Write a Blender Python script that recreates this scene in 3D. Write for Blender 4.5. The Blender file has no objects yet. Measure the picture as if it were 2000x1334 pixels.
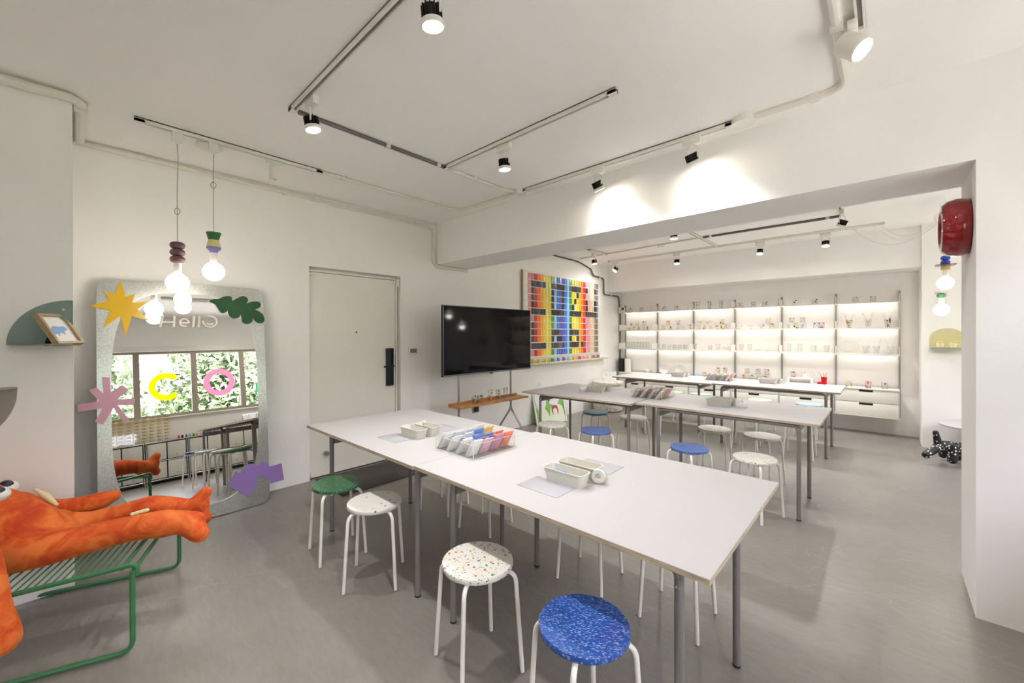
import bpy, bmesh, math, random
from mathutils import Vector, Matrix
random.seed(7)
PI = math.pi
sc = bpy.context.scene
col = sc.collection

# ------------------------------------------------------------------ camera
CAM_H = 1.45
FPX, CYPX = 788.86, 654.34
yaw, pitch, roll = map(math.radians, (42.718, -0.1353, -0.1504))
FW = Vector((-math.sin(yaw)*math.cos(pitch), math.cos(yaw)*math.cos(pitch), math.sin(pitch)))
R0 = Vector((math.cos(yaw), math.sin(yaw), 0)); U0 = R0.cross(FW)
RT = R0*math.cos(roll) + U0*math.sin(roll); UP = -R0*math.sin(roll) + U0*math.cos(roll)
CP = Vector((0, 0, CAM_H))
cd = bpy.data.cameras.new('camera'); cam = bpy.data.objects.new('camera', cd); col.objects.link(cam)
M = Matrix((RT, UP, -FW)).transposed().to_4x4(); M.translation = CP
cam.matrix_world = M
cd.sensor_width = 36; cd.lens = FPX/2000*36; cd.shift_y = (CYPX-667)/2000
cd.clip_start = 0.02
sc.camera = cam

# ------------------------------------------------------------------ light
w = bpy.data.worlds.new('world'); sc.world = w; w.use_nodes = True
bg = w.node_tree.nodes['Background']; bg.inputs[0].default_value = (1.0, 0.98, 1.18, 1); bg.inputs[1].default_value = 5.6
def light(name, kind, loc, energy, target=None, color=(1,1,1), **kw):
    d = bpy.data.lights.new(name, kind); d.energy = energy; d.color = color
    for k, v in kw.items(): setattr(d, k, v)
    o = bpy.data.objects.new(name, d); col.objects.link(o); o.location = loc
    if target is not None:
        o.rotation_euler = (Vector(target)-Vector(loc)).to_track_quat('-Z', 'Y').to_euler()
    return o
light('sun', 'SUN', (-10, -5, 20), 16.0, target=(0, -1, 0), color=(1, .95, .86), angle=.01)
# daylight portals in the two window openings
def portal(name, loc, sy, sz):
    o = light(name, 'AREA', loc, 0, target=(loc[0]-1, loc[1], loc[2]), shape='RECTANGLE', size=sy, size_y=sz)
    o.data.cycles.is_portal = True
portal('portal_front', (1.36, .5, 1.66), 5.0, 1.16)
portal('portal_rear', (2.46, 5.2, 1.52), 2.8, 1.65)
sc.view_settings.view_transform = 'Standard'; sc.view_settings.look = 'None'
sc.view_settings.gamma = 1; sc.view_settings.use_curve_mapping = False
sc.view_settings.exposure = 1.53
try:
    sc.cycles.max_bounces = 12; sc.cycles.diffuse_bounces = 8; sc.cycles.transparent_max_bounces = 24
    sc.cycles.use_denoising = True; sc.cycles.denoiser = 'OPENIMAGEDENOISE'; sc.cycles.denoising_prefilter = 'ACCURATE'; sc.cycles.denoising_input_passes = 'RGB_ALBEDO_NORMAL'; sc.cycles.sample_clamp_indirect = 6; sc.cycles.caustics_reflective = False; sc.cycles.caustics_refractive = False
except Exception: pass

# ------------------------------------------------------------------ helpers: rays
def ray(x, y): return FW + RT*((x-1000)/FPX) + UP*((CYPX-y)/FPX)
def atY(x, y, Y): r = ray(x, y); return CP + r*(Y/r.y)
def atX(x, y, X): r = ray(x, y); return CP + r*(X/r.x)
def atZ(x, y, Z=0): r = ray(x, y); return CP + r*((Z-CAM_H)/r.z)
def atD(x, y, d): return CP + ray(x, y)*d

def lin(c):
    if isinstance(c, str):
        c = c.lstrip('#'); c = [int(c[i:i+2], 16)/255 for i in (0, 2, 4)]
        c = [v/12.92 if v <= .04045 else ((v+.055)/1.055)**2.4 for v in c]
    return (c[0], c[1], c[2], 1)
# ------------------------------------------------------------------ materials
def mat(name, color='#ffffff', rough=.5, metal=0, **kw):
    m = bpy.data.materials.new(name); m.use_nodes = True
    b = m.node_tree.nodes['Principled BSDF']
    b.inputs['Base Color'].default_value = lin(color); b.inputs['Roughness'].default_value = rough; b.inputs['Metallic'].default_value = metal
    for k, v in kw.items():
        b.inputs[k].default_value = lin(v) if isinstance(v, str) else v
    return m
def N(m, t, **kw):
    n = m.node_tree.nodes.new(t)
    for k, v in kw.items():
        if k in n.inputs and not hasattr(n, k): n.inputs[k].default_value = v
        else: setattr(n, k, v)
    return n
def L(m, a, b): m.node_tree.links.new(a, b)
def coords(m, scale=(1,1,1), rot=(0,0,0), kind='Object'):
    t = N(m, 'ShaderNodeTexCoord'); mp = N(m, 'ShaderNodeMapping'); mp.inputs['Scale'].default_value = scale; mp.inputs['Rotation'].default_value = rot
    L(m, t.outputs[kind], mp.inputs[0]); return mp.outputs[0]
def ramp(m, src, stops, interp='LINEAR'):
    r = N(m, 'ShaderNodeValToRGB'); r.color_ramp.interpolation = interp
    e = r.color_ramp.elements
    while len(e) < len(stops): e.new(.5)
    for i, (p, c) in enumerate(stops): e[i].position = p; e[i].color = lin(c)
    L(m, src, r.inputs[0]); return r.outputs[0]
def mixc(m, fac, a, b):
    n = N(m, 'ShaderNodeMix', data_type='RGBA')
    for s, v in ((n.inputs[0], fac), (n.inputs[6], a), (n.inputs[7], b)):
        if hasattr(v, 'links'): L(m, v, s)
        else: s.default_value = lin(v) if isinstance(v, str) else v
    return n.outputs[2]
def bsdf(m): return m.node_tree.nodes['Principled BSDF']
def bump(m, src, strength=.1, dist=.01):
    b = N(m, 'ShaderNodeBump'); b.inputs['Strength'].default_value = strength; b.inputs['Distance'].default_value = dist
    L(m, src, b.inputs['Height']); L(m, b.outputs[0], bsdf(m).inputs['Normal'])
def noise(m, vec, scale, detail=4, rough=.55, dist=0):
    n = N(m, 'ShaderNodeTexNoise'); n.inputs['Scale'].default_value = scale; n.inputs['Detail'].default_value = detail
    n.inputs['Roughness'].default_value = rough; n.inputs['Distortion'].default_value = dist
    L(m, vec, n.inputs['Vector']); return n
def plaster(name, c1, c2):
    m = mat(name, c1, .85); v = coords(m)
    n = noise(m, v, 1.1, 5); L(m, ramp(m, n.outputs[0], [(.3, c1), (.7, c2)]), bsdf(m).inputs['Base Color'])
    n2 = noise(m, v, 9, 6); bump(m, n2.outputs[0], .12, .01); return m
WALL = plaster('white_plaster', '#f2f0ee', '#f4f2f0')
CEIL = plaster('ceiling_paint', '#f5f2ef', '#f6f4f1')
def concrete():
    m = mat('polished_concrete', '#9a9389', .35); v = coords(m)
    a = noise(m, v, .8, 8, .55, .15); b = noise(m, v, 3.5, 6, .5, 0); c = noise(m, coords(m, (1, 4, 1), (0, 0, .5)), 9, 9, .75, .1)
    base = ramp(m, a.outputs[0], [(.32, '#66625a'), (.5, '#76726a'), (.70, '#87827a')])
    x = mixc(m, .22, base, ramp(m, b.outputs[0], [(.3, '#807a72'), (.7, '#a39e97')]))
    x = mixc(m, .30, x, ramp(m, c.outputs[0], [(.35, '#68645d'), (.65, '#8f8b84')]))
    vo = N(m, 'ShaderNodeTexVoronoi', feature='DISTANCE_TO_EDGE'); vo.inputs['Scale'].default_value = .55
    w2 = noise(m, v, 1.6, 5, .6)
    ad = N(m, 'ShaderNodeVectorMath', operation='ADD'); L(m, v, ad.inputs[0]); L(m, w2.outputs['Color'], ad.inputs[1]); L(m, ad.outputs[0], vo.inputs['Vector'])
    cr = ramp(m, vo.outputs['Distance'], [(0, '#ffffff'), (.004, '#000000')])
    x = mixc(m, N_mul(m, cr, .22), x, '#b2ada4')
    L(m, x, bsdf(m).inputs['Base Color'])
    r = N(m, 'ShaderNodeMapRange'); r.inputs['To Min'].default_value = .33; r.inputs['To Max'].default_value = .37; r.inputs['From Min'].default_value = .3; r.inputs['From Max'].default_value = .7
    L(m, b.outputs[0], r.inputs[0]); L(m, r.outputs[0], bsdf(m).inputs['Roughness']); bsdf(m).inputs['Specular IOR Level'].default_value = .75
    return m
def N_mul(m, src, f):
    n = N(m, 'ShaderNodeMath', operation='MULTIPLY'); L(m, src, n.inputs[0]); n.inputs[1].default_value = f; return n.outputs[0]
FLOOR = concrete()
def speckle(name, base, stops, scale=55, p=.35, size=.35, rough=.45, base2=None, layers=1):
    m = mat(name, base, rough); v = coords(m)
    if base2:
        cur = ramp(m, noise(m, v, 9, 3).outputs[0], [(.35, base), (.65, base2)])
    else:
        rgb = N(m, 'ShaderNodeRGB'); rgb.outputs[0].default_value = lin(base); cur = rgb.outputs[0]
    for k in range(layers):
        mp = coords(m, (1, 1, 1), (.3*k, .7*k, .4+k)); nz = noise(m, mp, 40, 2)
        ad = N(m, 'ShaderNodeVectorMath', operation='MULTIPLY_ADD'); L(m, nz.outputs['Color'], ad.inputs[0]); ad.inputs[1].default_value = (.012,)*3; L(m, mp, ad.inputs[2])
        vo = N(m, 'ShaderNodeTexVoronoi'); vo.inputs['Scale'].default_value = scale*(1.6**k); L(m, ad.outputs[0], vo.inputs['Vector'])
        sp = N(m, 'ShaderNodeSeparateColor'); L(m, vo.outputs['Color'], sp.inputs[0])
        a = N(m, 'ShaderNodeMath', operation='LESS_THAN'); L(m, vo.outputs['Distance'], a.inputs[0]); a.inputs[1].default_value = size
        b = N(m, 'ShaderNodeMath', operation='LESS_THAN'); L(m, sp.outputs[0], b.inputs[0]); b.inputs[1].default_value = p
        c = N(m, 'ShaderNodeMath', operation='MULTIPLY'); L(m, a.outputs[0], c.inputs[0]); L(m, b.outputs[0], c.inputs[1])
        n = len(stops); cc = ramp(m, sp.outputs[1], [(i/n, s) for i, s in enumerate(stops)], 'CONSTANT')
        cur = mixc(m, c.outputs[0], cur, cc)
    L(m, cur, bsdf(m).inputs['Base Color']); return m
def streaky(name, cols, flecks, rot=.5):
    m = mat(name, cols[0], .35); v = coords(m, (1, 3.2, 1), (0, 0, rot))
    n = noise(m, v, 55, 6, .8, .4); n2 = noise(m, coords(m), 6, 4)
    c = ramp(m, n.outputs[0], [(.28+.44*i/(len(cols)-1), s) for i, s in enumerate(cols)])
    vo = N(m, 'ShaderNodeTexVoronoi'); vo.inputs['Scale'].default_value = 150; L(m, v, vo.inputs['Vector'])
    sp = N(m, 'ShaderNodeSeparateColor'); L(m, vo.outputs['Color'], sp.inputs[0])
    b = N(m, 'ShaderNodeMath', operation='LESS_THAN'); L(m, sp.outputs[0], b.inputs[0]); b.inputs[1].default_value = .3
    n_ = len(flecks); cc = ramp(m, sp.outputs[1], [(i/n_, s) for i, s in enumerate(flecks)], 'CONSTANT')
    f = N_mul(m, b.outputs[0], .32); c = mixc(m, .45, c, ramp(m, n2.outputs[0], [(.3+.4*i/(len(cols)-1), s) for i, s in enumerate(cols)]))
    L(m, mixc(m, f, c, cc), bsdf(m).inputs['Base Color']); return m
def glass(name, tint='#f4f6f5', refl=.5, alpha_col=None):
    m = bpy.data.materials.new(name); m.use_nodes = True; nt = m.node_tree; nt.nodes.clear()
    o = nt.nodes.new('ShaderNodeOutputMaterial'); t = nt.nodes.new('ShaderNodeBsdfTransparent'); g = nt.nodes.new('ShaderNodeBsdfGlossy')
    t.inputs[0].default_value = lin(tint); g.inputs['Roughness'].default_value = .03
    lw = nt.nodes.new('ShaderNodeLayerWeight'); lw.inputs[0].default_value = .25
    mu = nt.nodes.new('ShaderNodeMath'); mu.operation = 'MULTIPLY_ADD'; mu.inputs[1].default_value = refl; mu.inputs[2].default_value = .02
    mx = nt.nodes.new('ShaderNodeMixShader')
    nt.links.new(lw.outputs['Facing'], mu.inputs[0]); nt.links.new(mu.outputs[0], mx.inputs[0]); nt.links.new(t.outputs[0], mx.inputs[1]); nt.links.new(g.outputs[0], mx.inputs[2])
    nt.links.new(mx.outputs[0], o.inputs[0]); return m
CLEAR = glass('clear_glass', '#fbfcfb', .4); PANE = glass('window_glass', '#f9fbfa', .25); ACRYL = glass('clear_acrylic', '#fcfcfb', .22)
ACEDGE = mat('acrylic_edge', '#e6e0d8', .3, Alpha=.75)
def emit(name, c, s):
    m = mat(name, c, .5); bsdf(m).inputs['Emission Color'].default_value = lin(c); bsdf(m).inputs['Emission Strength'].default_value = s; return m
LAMP = emit('lamp_face', '#fff6e8', 42); BULB = emit('bulb_glow', '#fff4e4', 2.6); LED = emit('led_strip', '#fff8ee', 2.6)
def wood(name, a, b, scale=(1, 12, 12), rough=.5):
    m = mat(name, a, rough); n = noise(m, coords(m, scale), 5, 6, .6, .5)
    L(m, ramp(m, n.outputs[0], [(.3, a), (.7, b)]), bsdf(m).inputs['Base Color']); return m
def plyedge():
    m = mat('plywood_edge', '#b09a80', .6)
    t = N(m, 'ShaderNodeTexCoord'); s = N(m, 'ShaderNodeSeparateXYZ'); L(m, t.outputs['Object'], s.inputs[0])
    mu = N(m, 'ShaderNodeMath', operation='MULTIPLY'); L(m, s.outputs[2], mu.inputs[0]); mu.inputs[1].default_value = 2*PI*280
    si = N(m, 'ShaderNodeMath', operation='SINE'); L(m, mu.outputs[0], si.inputs[0])
    n = noise(m, coords(m, (3, 3, 60)), 4, 4)
    a = N(m, 'ShaderNodeMath', operation='MULTIPLY_ADD'); L(m, si.outputs[0], a.inputs[0]); a.inputs[1].default_value = .22; L(m, n.outputs[0], a.inputs[2])
    L(m, ramp(m, a.outputs[0], [(.25, '#8f7c66'), (.5, '#b8a58c'), (.75, '#d0c3b0')]), bsdf(m).inputs['Base Color']); return m
PLY = plyedge()
LAM = mat('white_laminate', '#b2b0ae', .42)
GREY = mat('grey_powder_coat', '#85827f', .4, .25)
WHT = mat('white_powder_coat', '#e6e2da', .35)
WPL = mat('white_plastic', '#e9e6e0', .45)
CHROME = mat('chrome', '#d8d6d2', .15, 1)
STEEL = mat('brushed_steel', '#aaa59d', .35, .9)
BLACK = mat('black_plastic', '#141414', .35)
DARK = mat('dark_gap', '#1e1c1a', .8)
RUB = mat('black_rubber', '#2a2b30', .7)
GCON = mat('grey_conduit', '#6e6c68', .45, .3)
ALU = mat('aluminium_slot', '#8d8a86', .35, .6)

# ------------------------------------------------------------------ geometry
class MB:
    def __init__(s): s.bm = bmesh.new()
    def box(s, x0, x1, y0, y1, z0, z1, bev=0, mat4=None):
        r = bmesh.ops.create_cube(s.bm, size=1)
        mm = Matrix.Translation(((x0+x1)/2, (y0+y1)/2, (z0+z1)/2)) @ Matrix.Diagonal((abs(x1-x0), abs(y1-y0), abs(z1-z0), 1))
        if mat4 is not None: mm = mat4 @ mm
        bmesh.ops.transform(s.bm, matrix=mm, verts=r['verts'])
        if bev:
            es = list({e for v in r['verts'] for e in v.link_edges})
            bmesh.ops.bevel(s.bm, geom=es, offset=bev, segments=2, affect='EDGES', profile=.5)
        return s
    def tube(s, pts, r, n=10, cap=True, closed=False):
        pts = [Vector(p) for p in pts]; m = len(pts); rs = r if isinstance(r, (list, tuple)) else [r]*m
        rings = []; t0 = None; nrm = None
        for i, p in enumerate(pts):
            if closed: t = (pts[(i+1) % m]-pts[i-1]).normalized()
            else: t = ((pts[i+1] if i < m-1 else p)-(pts[i-1] if i else p)).normalized()
            if nrm is None:
                nrm = t.orthogonal().normalized()
            else:
                nrm = (nrm - t*nrm.dot(t)).normalized()
            b = t.cross(nrm)
            rings.append([s.bm.verts.new(p+(nrm*math.cos(2*PI*k/n)+b*math.sin(2*PI*k/n))*rs[i]) for k in range(n)])
        for i in range(m if closed else m-1):
            A, B = rings[i], rings[(i+1) % m]
            for k in range(n): s.bm.faces.new((A[k], A[(k+1) % n], B[(k+1) % n], B[k]))
        if cap and not closed:
            s.bm.faces.new(rings[0][::-1]); s.bm.faces.new(rings[-1])
        return s
    def cyl(s, p, q, r, n=16, r2=None): return s.tube([p, q], [r, r if r2 is None else r2], n)
    def lathe(s, prof, o=(0,0,0), axis='Z', n=24, mat4=None):
        o = Vector(o); rings = []
        for r, z in prof:
            if r < 1e-5: pt = [Vector((0, 0, z))]
            else: pt = [Vector((r*math.cos(2*PI*k/n), r*math.sin(2*PI*k/n), z)) for k in range(n)]
            vs = []
            for v in pt:
                if axis == 'X': v = Vector((v.z, v.x, v.y))
                if axis == 'Y': v = Vector((v.x, v.z, v.y))
                if mat4 is not None: v = mat4 @ v
                vs.append(s.bm.verts.new(v+o))
            rings.append(vs)
        for A, B in zip(rings, rings[1:]):
            for k in range(n):
                k2 = (k+1) % n
                if len(A) == 1 and len(B) == 1: continue
                if len(A) == 1: s.bm.faces.new((A[0], B[k2], B[k]))
                elif len(B) == 1: s.bm.faces.new((A[k], A[k2], B[0]))
                else: s.bm.faces.new((A[k], A[k2], B[k2], B[k]))
        return s
    def ball(s, c, rx, ry=None, rz=None, n=20):
        ry = rx if ry is None else ry; rz = rx if rz is None else rz
        r = bmesh.ops.create_uvsphere(s.bm, u_segments=n, v_segments=n//2+2, radius=1)
        bmesh.ops.transform(s.bm, matrix=Matrix.Translation(c) @ Matrix.Diagonal((rx, ry, rz, 1)), verts=r['verts']); return s
    def prism(s, pts, off):
        """closed 3-D outline extruded by vector off"""
        off = Vector(off); a = [s.bm.verts.new(Vector(p)) for p in pts]; b = [s.bm.verts.new(Vector(p)+off) for p in pts]; n = len(a)
        f1 = s.bm.faces.new(a); f2 = s.bm.faces.new(b[::-1]); f1.normal_update(); f2.normal_update()
        for k in range(n): s.bm.faces.new((a[k], b[k], b[(k+1) % n], a[(k+1) % n]))
        bmesh.ops.triangulate(s.bm, faces=[f1, f2]); return s
    def ringplate(s, outer, inner, off):
        """plate between two outlines with equal vertex count"""
        off = Vector(off); n = len(outer)
        A = [s.bm.verts.new(Vector(p)) for p in outer]; B = [s.bm.verts.new(Vector(p)) for p in inner]
        C_ = [s.bm.verts.new(Vector(p)+off) for p in outer]; D_ = [s.bm.verts.new(Vector(p)+off) for p in inner]
        for k in range(n):
            j = (k+1) % n
            for q in ((A[k], A[j], B[j], B[k]), (C_[k], D_[k], D_[j], C_[j]), (A[k], C_[k], C_[j], A[j]), (B[k], B[j], D_[j], D_[k])): s.bm.faces.new(q)
        return s
    def quad(s, a, b, c, d):
        s.bm.faces.new([s.bm.verts.new(Vector(p)) for p in (a, b, c, d)]); return s
def fillet(pts, r, n=6):
    pts = [Vector(p) for p in pts]; out = [pts[0]]
    for i in range(1, len(pts)-1):
        p, a, b = pts[i], pts[i-1], pts[i+1]
        d1 = (a-p).normalized(); d2 = (b-p).normalized(); rr = min(r, (a-p).length*.49, (b-p).length*.49)
        s, e = p+d1*rr, p+d2*rr
        for k in range(n+1):
            t = k/n; out.append(s*(1-t)**2 + p*2*t*(1-t) + e*t*t)
    out.append(pts[-1]); return out
WM = {}
def obj(name, mb, m, parent=None, world=True, label=None, kind=None, smooth=True, recalc=True):
    if recalc: bmesh.ops.recalc_face_normals(mb.bm, faces=mb.bm.faces)
    me = bpy.data.meshes.new(name); mb.bm.to_mesh(me); mb.bm.free(); me.materials.append(m)
    o = bpy.data.objects.new(name, me); col.objects.link(o)
    if smooth:
        me.shade_smooth(); me.set_sharp_from_angle(angle=math.radians(35))
    if parent is not None:
        o.parent = parent
        if world and parent.name in WM: me.transform(WM[parent.name].inverted())
        WM[o.name] = WM.get(parent.name, Matrix.Identity(4))
    else: WM[o.name] = Matrix.Identity(4)
    if label: o['label'] = label
    if kind: o['kind'] = kind
    return o
def tag(o, label, cat, group=None, kind=None):
    o['label'] = label; o['category'] = cat
    if group: o['group'] = group
    if kind: o['kind'] = kind
    return o
def thing(name, label, cat, loc=(0,0,0), rz=0, group=None):
    o = bpy.data.objects.new(name, None); col.objects.link(o); o.location = loc; o.rotation_euler = (0, 0, rz); o.empty_display_size = .1
    WM[o.name] = Matrix.Translation(loc) @ Matrix.Rotation(rz, 4, 'Z'); return tag(o, label, cat, group)
def struct(name, mb, m, parent=None):
    o = obj(name, mb, m, parent); o['kind'] = 'structure'; return o
def dup(root, loc, rz=0, label=None, group=None, mats=None):
    def cp(o, par):
        c = o.copy(); col.objects.link(c)
        if par is not None: c.parent = par
        for ch in list(o.children): cp(ch, c)
        return c
    r = cp(root, None); r.location = loc; r.rotation_euler = (0, 0, rz)
    if label: r['label'] = label
    if group: r['group'] = group
    return r
def setmat(o, m): o.data = o.data.copy(); o.data.materials[0] = m
def child(r, nm): return [c for c in r.children if c.name.split('.')[0] == nm][0]

# ================================================================== SETTING
XL, ZC, YBK = -4.183, 2.833, 7.94
XW, XW2, YF0 = 1.30, 2.40, -2.6
struct('floor', MB().box(-4.6, 2.6, YF0-.2, YBK+.3, -.12, 0), FLOOR)
struct('ceiling', MB().box(-4.6, 2.6, YF0-.2, YBK+.3, ZC, ZC+.15), CEIL)
DY0, DY1, DZ = 1.575, 2.60, 2.128
mb = MB().box(XL-.2, XL, YF0, DY0, 0, ZC).box(XL-.2, XL, DY1, YBK+.2, 0, ZC).box(XL-.2, XL, DY0, DY1, DZ, ZC).box(XL-.2, XL-.1, DY0, DY1, 0, DZ)
struct('wall_left', mb, WALL)
struct('wall_left', MB().box(XL, -3.425, YF0, -.004, 0, ZC), WALL)          # projecting column beside the mirror
struct('wall_back', MB().box(XL-.2, 2.6, YBK, YBK+.2, 0, ZC), WALL)
struct('wall_back', MB().box(.345, 2.6, 7.31, YBK, 0, ZC), WALL)            # column right of the shelving
struct('wall_back', MB().box(XL, .345, 7.42, YBK, 2.305, ZC), WALL)         # beam over the shelving
struct('wall_middle', MB().box(XL, 2.6, 3.106, 3.635, 2.33, ZC), WALL)      # dropped beam
struct('wall_middle', MB().box(.34, 2.6, 3.106, 3.635, 0, 2.33), WALL)      # pier at the right
struct('wall_front', MB().box(XL-.2, 2.6, YF0-.2, YF0, 0, ZC), WALL)
# window wall of the front room (seen in the mirror)
WZ0, WZ1, WY0, WY1 = 1.08, 2.24, -2.0, 3.0
mb = MB().box(XW, XW+.18, YF0, 3.106, 0, WZ0).box(XW, XW+.18, YF0, 3.106, WZ1, ZC).box(XW, XW+.18, YF0, WY0, WZ0, WZ1).box(XW, XW+.18, WY1, 3.106, WZ0, WZ1)
struct('wall_right', mb, WALL)
R2 = (3.8, 6.6, .70, 2.35)
mb = MB().box(XW2, XW2+.18, 3.635, 7.31, 0, R2[2]).box(XW2, XW2+.18, 3.635, 7.31, R2[3], ZC).box(XW2, XW2+.18, 3.635, R2[0], R2[2], R2[3]).box(XW2, XW2+.18, R2[1], 7.31, R2[2], R2[3])
struct('wall_right', mb, WALL)
WFR = mat('window_frame_grey', '#a39a8e', .45, .2)
def window(n, x, ys, z0, z1):
    root = MB()
    root.box(x+.03, x+.11, ys[0], ys[-1], z0, z0+.05).box(x+.03, x+.11, ys[0], ys[-1], z1-.04, z1)
    for i, y in enumerate(ys):
        d = .042 if 0 < i < len(ys)-1 else .03; a = y-d if 0 < i < len(ys)-1 else (y if i == 0 else y-2*d)
        root.box(x+.03, x+.11, a, a+2*d, z0+.05, z1-.04)
    wo = struct(f'window_{n}', root, WFR)
    for a, b in zip(ys, ys[1:]):
        obj('pane', MB().box(x+.066, x+.072, a+.03, b-.03, z0+.05, z1-.04), PANE, wo)
    return wo
w1 = window(1, XW, [-2.0, -1.15, -.3, .715, 1.5, 2.26, 3.0], WZ0, WZ1)
w2 = window(2, XW2, [3.8, 5.0, 6.6], R2[2], R2[3])
struct('trim_1', MB().box(XW-.05, XW+.03, WY0, WY1, WZ0-.025, WZ0, .004), WPL)
struct('trim_2', MB().box(XW-.03, XW+.0, WY0-.1, WY1+.05, WZ1, WZ1+.09, .004), WPL)
# film letters stuck on the front window, facing the street
def arc_letter(cy, cz, ro, ri, a0, a1, x=XW+.060, n=40):
    out = []; inn = []
    closed = abs(a1-a0) >= 359
    m = MB(); ks = n if closed else n+1
    for k in range(ks):
        a = math.radians(a0+(a1-a0)*k/n)
        out.append((x, cy+ro*math.cos(a), cz+ro*1.05*math.sin(a))); inn.append((x, cy+ri*math.cos(a), cz+ri*1.05*math.sin(a)))
    if closed: m.ringplate(out, inn, (-.002, 0, 0))
    else: m.prism(out+inn[::-1], (-.002, 0, 0))
    return m
def film(name, c):
    m = mat(name, c, .4); nt = m.node_tree; t = nt.nodes.new('ShaderNodeBsdfTranslucent'); t.inputs[0].default_value = lin(c); x = nt.nodes.new('ShaderNodeMixShader'); x.inputs[0].default_value = .6
    nt.links.new(bsdf(m).outputs[0], x.inputs[1]); nt.links.new(t.outputs[0], x.inputs[2]); nt.links.new(x.outputs[0], [n for n in nt.nodes if n.type == 'OUTPUT_MATERIAL'][0].inputs[0]); return m
YEL = film('yellow_film', '#f4e600'); PNK = film('pink_film', '#e9a9c2'); GRN = film('green_film', '#49d7a0')
obj('letter_film', arc_letter(1.10, 1.615,   .235, .142, 45, 315), YEL, w1, label='yellow film letter C on the window glass')
obj('letter_film', arc_letter(1.885, 1.625,   .25, .155, 0, 360), PNK, w1, label='pink film letter O on the window glass')
m_ = MB().prism([(XW+.060, 2.47, 1.40), (XW+.060, 2.55, 1.40), (XW+.060, 2.70, 1.86), (XW+.060, 2.62, 1.86)], (-.002, 0, 0)).prism([(XW+.060, 2.93, 1.40), (XW+.060, 2.85, 1.40), (XW+.060, 2.70, 1.86), (XW+.060, 2.78, 1.86)], (-.002, 0, 0)).box(XW+.058, XW+.060, 2.55, 2.85, 1.50, 1.57)
obj('letter_film', m_, GRN, w1, label='green film letter on the window glass')
# door
door = struct('door_1', MB().box(XL-.06, XL-.035, DY0+.012, DY1-.055, .012, DZ-.05), mat('door_paint', '#e9e5de', .6))
struct('door_frame', MB().box(XL-.1, XL-.02, DY0, DY1, DZ-.045, DZ-.03).box(XL-.1, XL-.02, DY1-.05, DY1-.035, 0, DZ-.03).box(XL-.1, XL-.02, DY0-.0, DY0+.006, 0, DZ-.03).box(XL-.1, XL-.062, DY0, DY1, DZ-.05, DZ-.045), WPL, door)
obj('door_gap', MB().box(XL-.09, XL-.062, DY0+.006, DY1-.05, DZ-.052, DZ-.045).box(XL-.09, XL-.062, DY0+.006, DY1-.05, .0, .012).box(XL-.09, XL-.062, DY1-.056, DY1-.05, 0, DZ-.05).box(XL-.09,XL-.062,DY0+.004,DY0+.012,0,DZ-.05), DARK, door)
NAVY = mat('dark_navy_metal', '#20232c', .35, .3)
lk = obj('door_lock', MB().box(XL-.036, XL-.008, 2.425, 2.515, .86, 1.29, .004), NAVY, door, label='dark digital door lock plate')
obj('door_handle', MB().tube(fillet([(XL-.01, 2.49, 1.085), (XL+.045, 2.49, 1.085), (XL+.045, 2.365, 1.085)], .02), .011).cyl((XL-.01, 2.49, 1.085), (XL+.004, 2.49, 1.085), .022), NAVY, lk)
obj('keyhole', MB().box(XL-.009, XL-.005, 2.46, 2.48, .925, .965), BLACK, lk)
obj('peephole', MB().cyl((XL-.036, 2.075, 1.475), (XL-.031, 2.075, 1.475), .009), BLACK, door)
obj('hinge', MB().box(XL-.035, XL-.015, DY0+.004, DY0+.06, DZ-.085, DZ-.065).box(XL-.035, XL-.015, DY0+.01, DY0+.04, .03, .07, .005), WPL, door)
obj('magnet_contact', MB().box(XL-.034, XL-.01, DY1-.075, DY1-.06, DZ-.10, DZ-.055, .003).box(XL-.02, XL+.004, DY1-.045, DY1-.02, DZ-.12, DZ-.035, .005), WPL, door)
obj('door_stop', MB().cyl((XL-.035, 1.745, .235), (XL+.01, 1.745, .235), .022), STEEL, door)
MATG = mat('door_mat_fibre', '#4b4743', .95)
bump(MATG, noise(MATG, coords(MATG), 300, 2).outputs[0], .6, .01)
tag(obj('door_mat', MB().box(XL+.03, XL+.62, 1.62, 2.62, .0, .012, .003), MATG), 'dark grey fibre doormat in front of the white door', 'doormat')
p = thing('wall_panel', 'small white wall control panel with grey screen beside the door', 'control panel', (XL, 2.765, 1.255))
obj('panel_body', MB().box(XL, XL+.018, 2.70, 2.83, 1.21, 1.30, .004), WPL, p); obj('panel_screen', MB().box(XL+.018, XL+.0195, 2.72, 2.81, 1.228, 1.278), mat('lcd_grey', '#87897f', .3), p)
p = thing('floor_outlet', 'dark power socket with metal plate low on the wall under the TV', 'socket', (XL, 3.78, .42))
obj('outlet_plate', MB().box(XL, XL+.008, 3.72, 3.84, .36, .46, .002), STEEL, p); obj('socket_insert', MB().box(XL+.008, XL+.014, 3.74, 3.82, .375, .445), BLACK, p)

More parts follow.
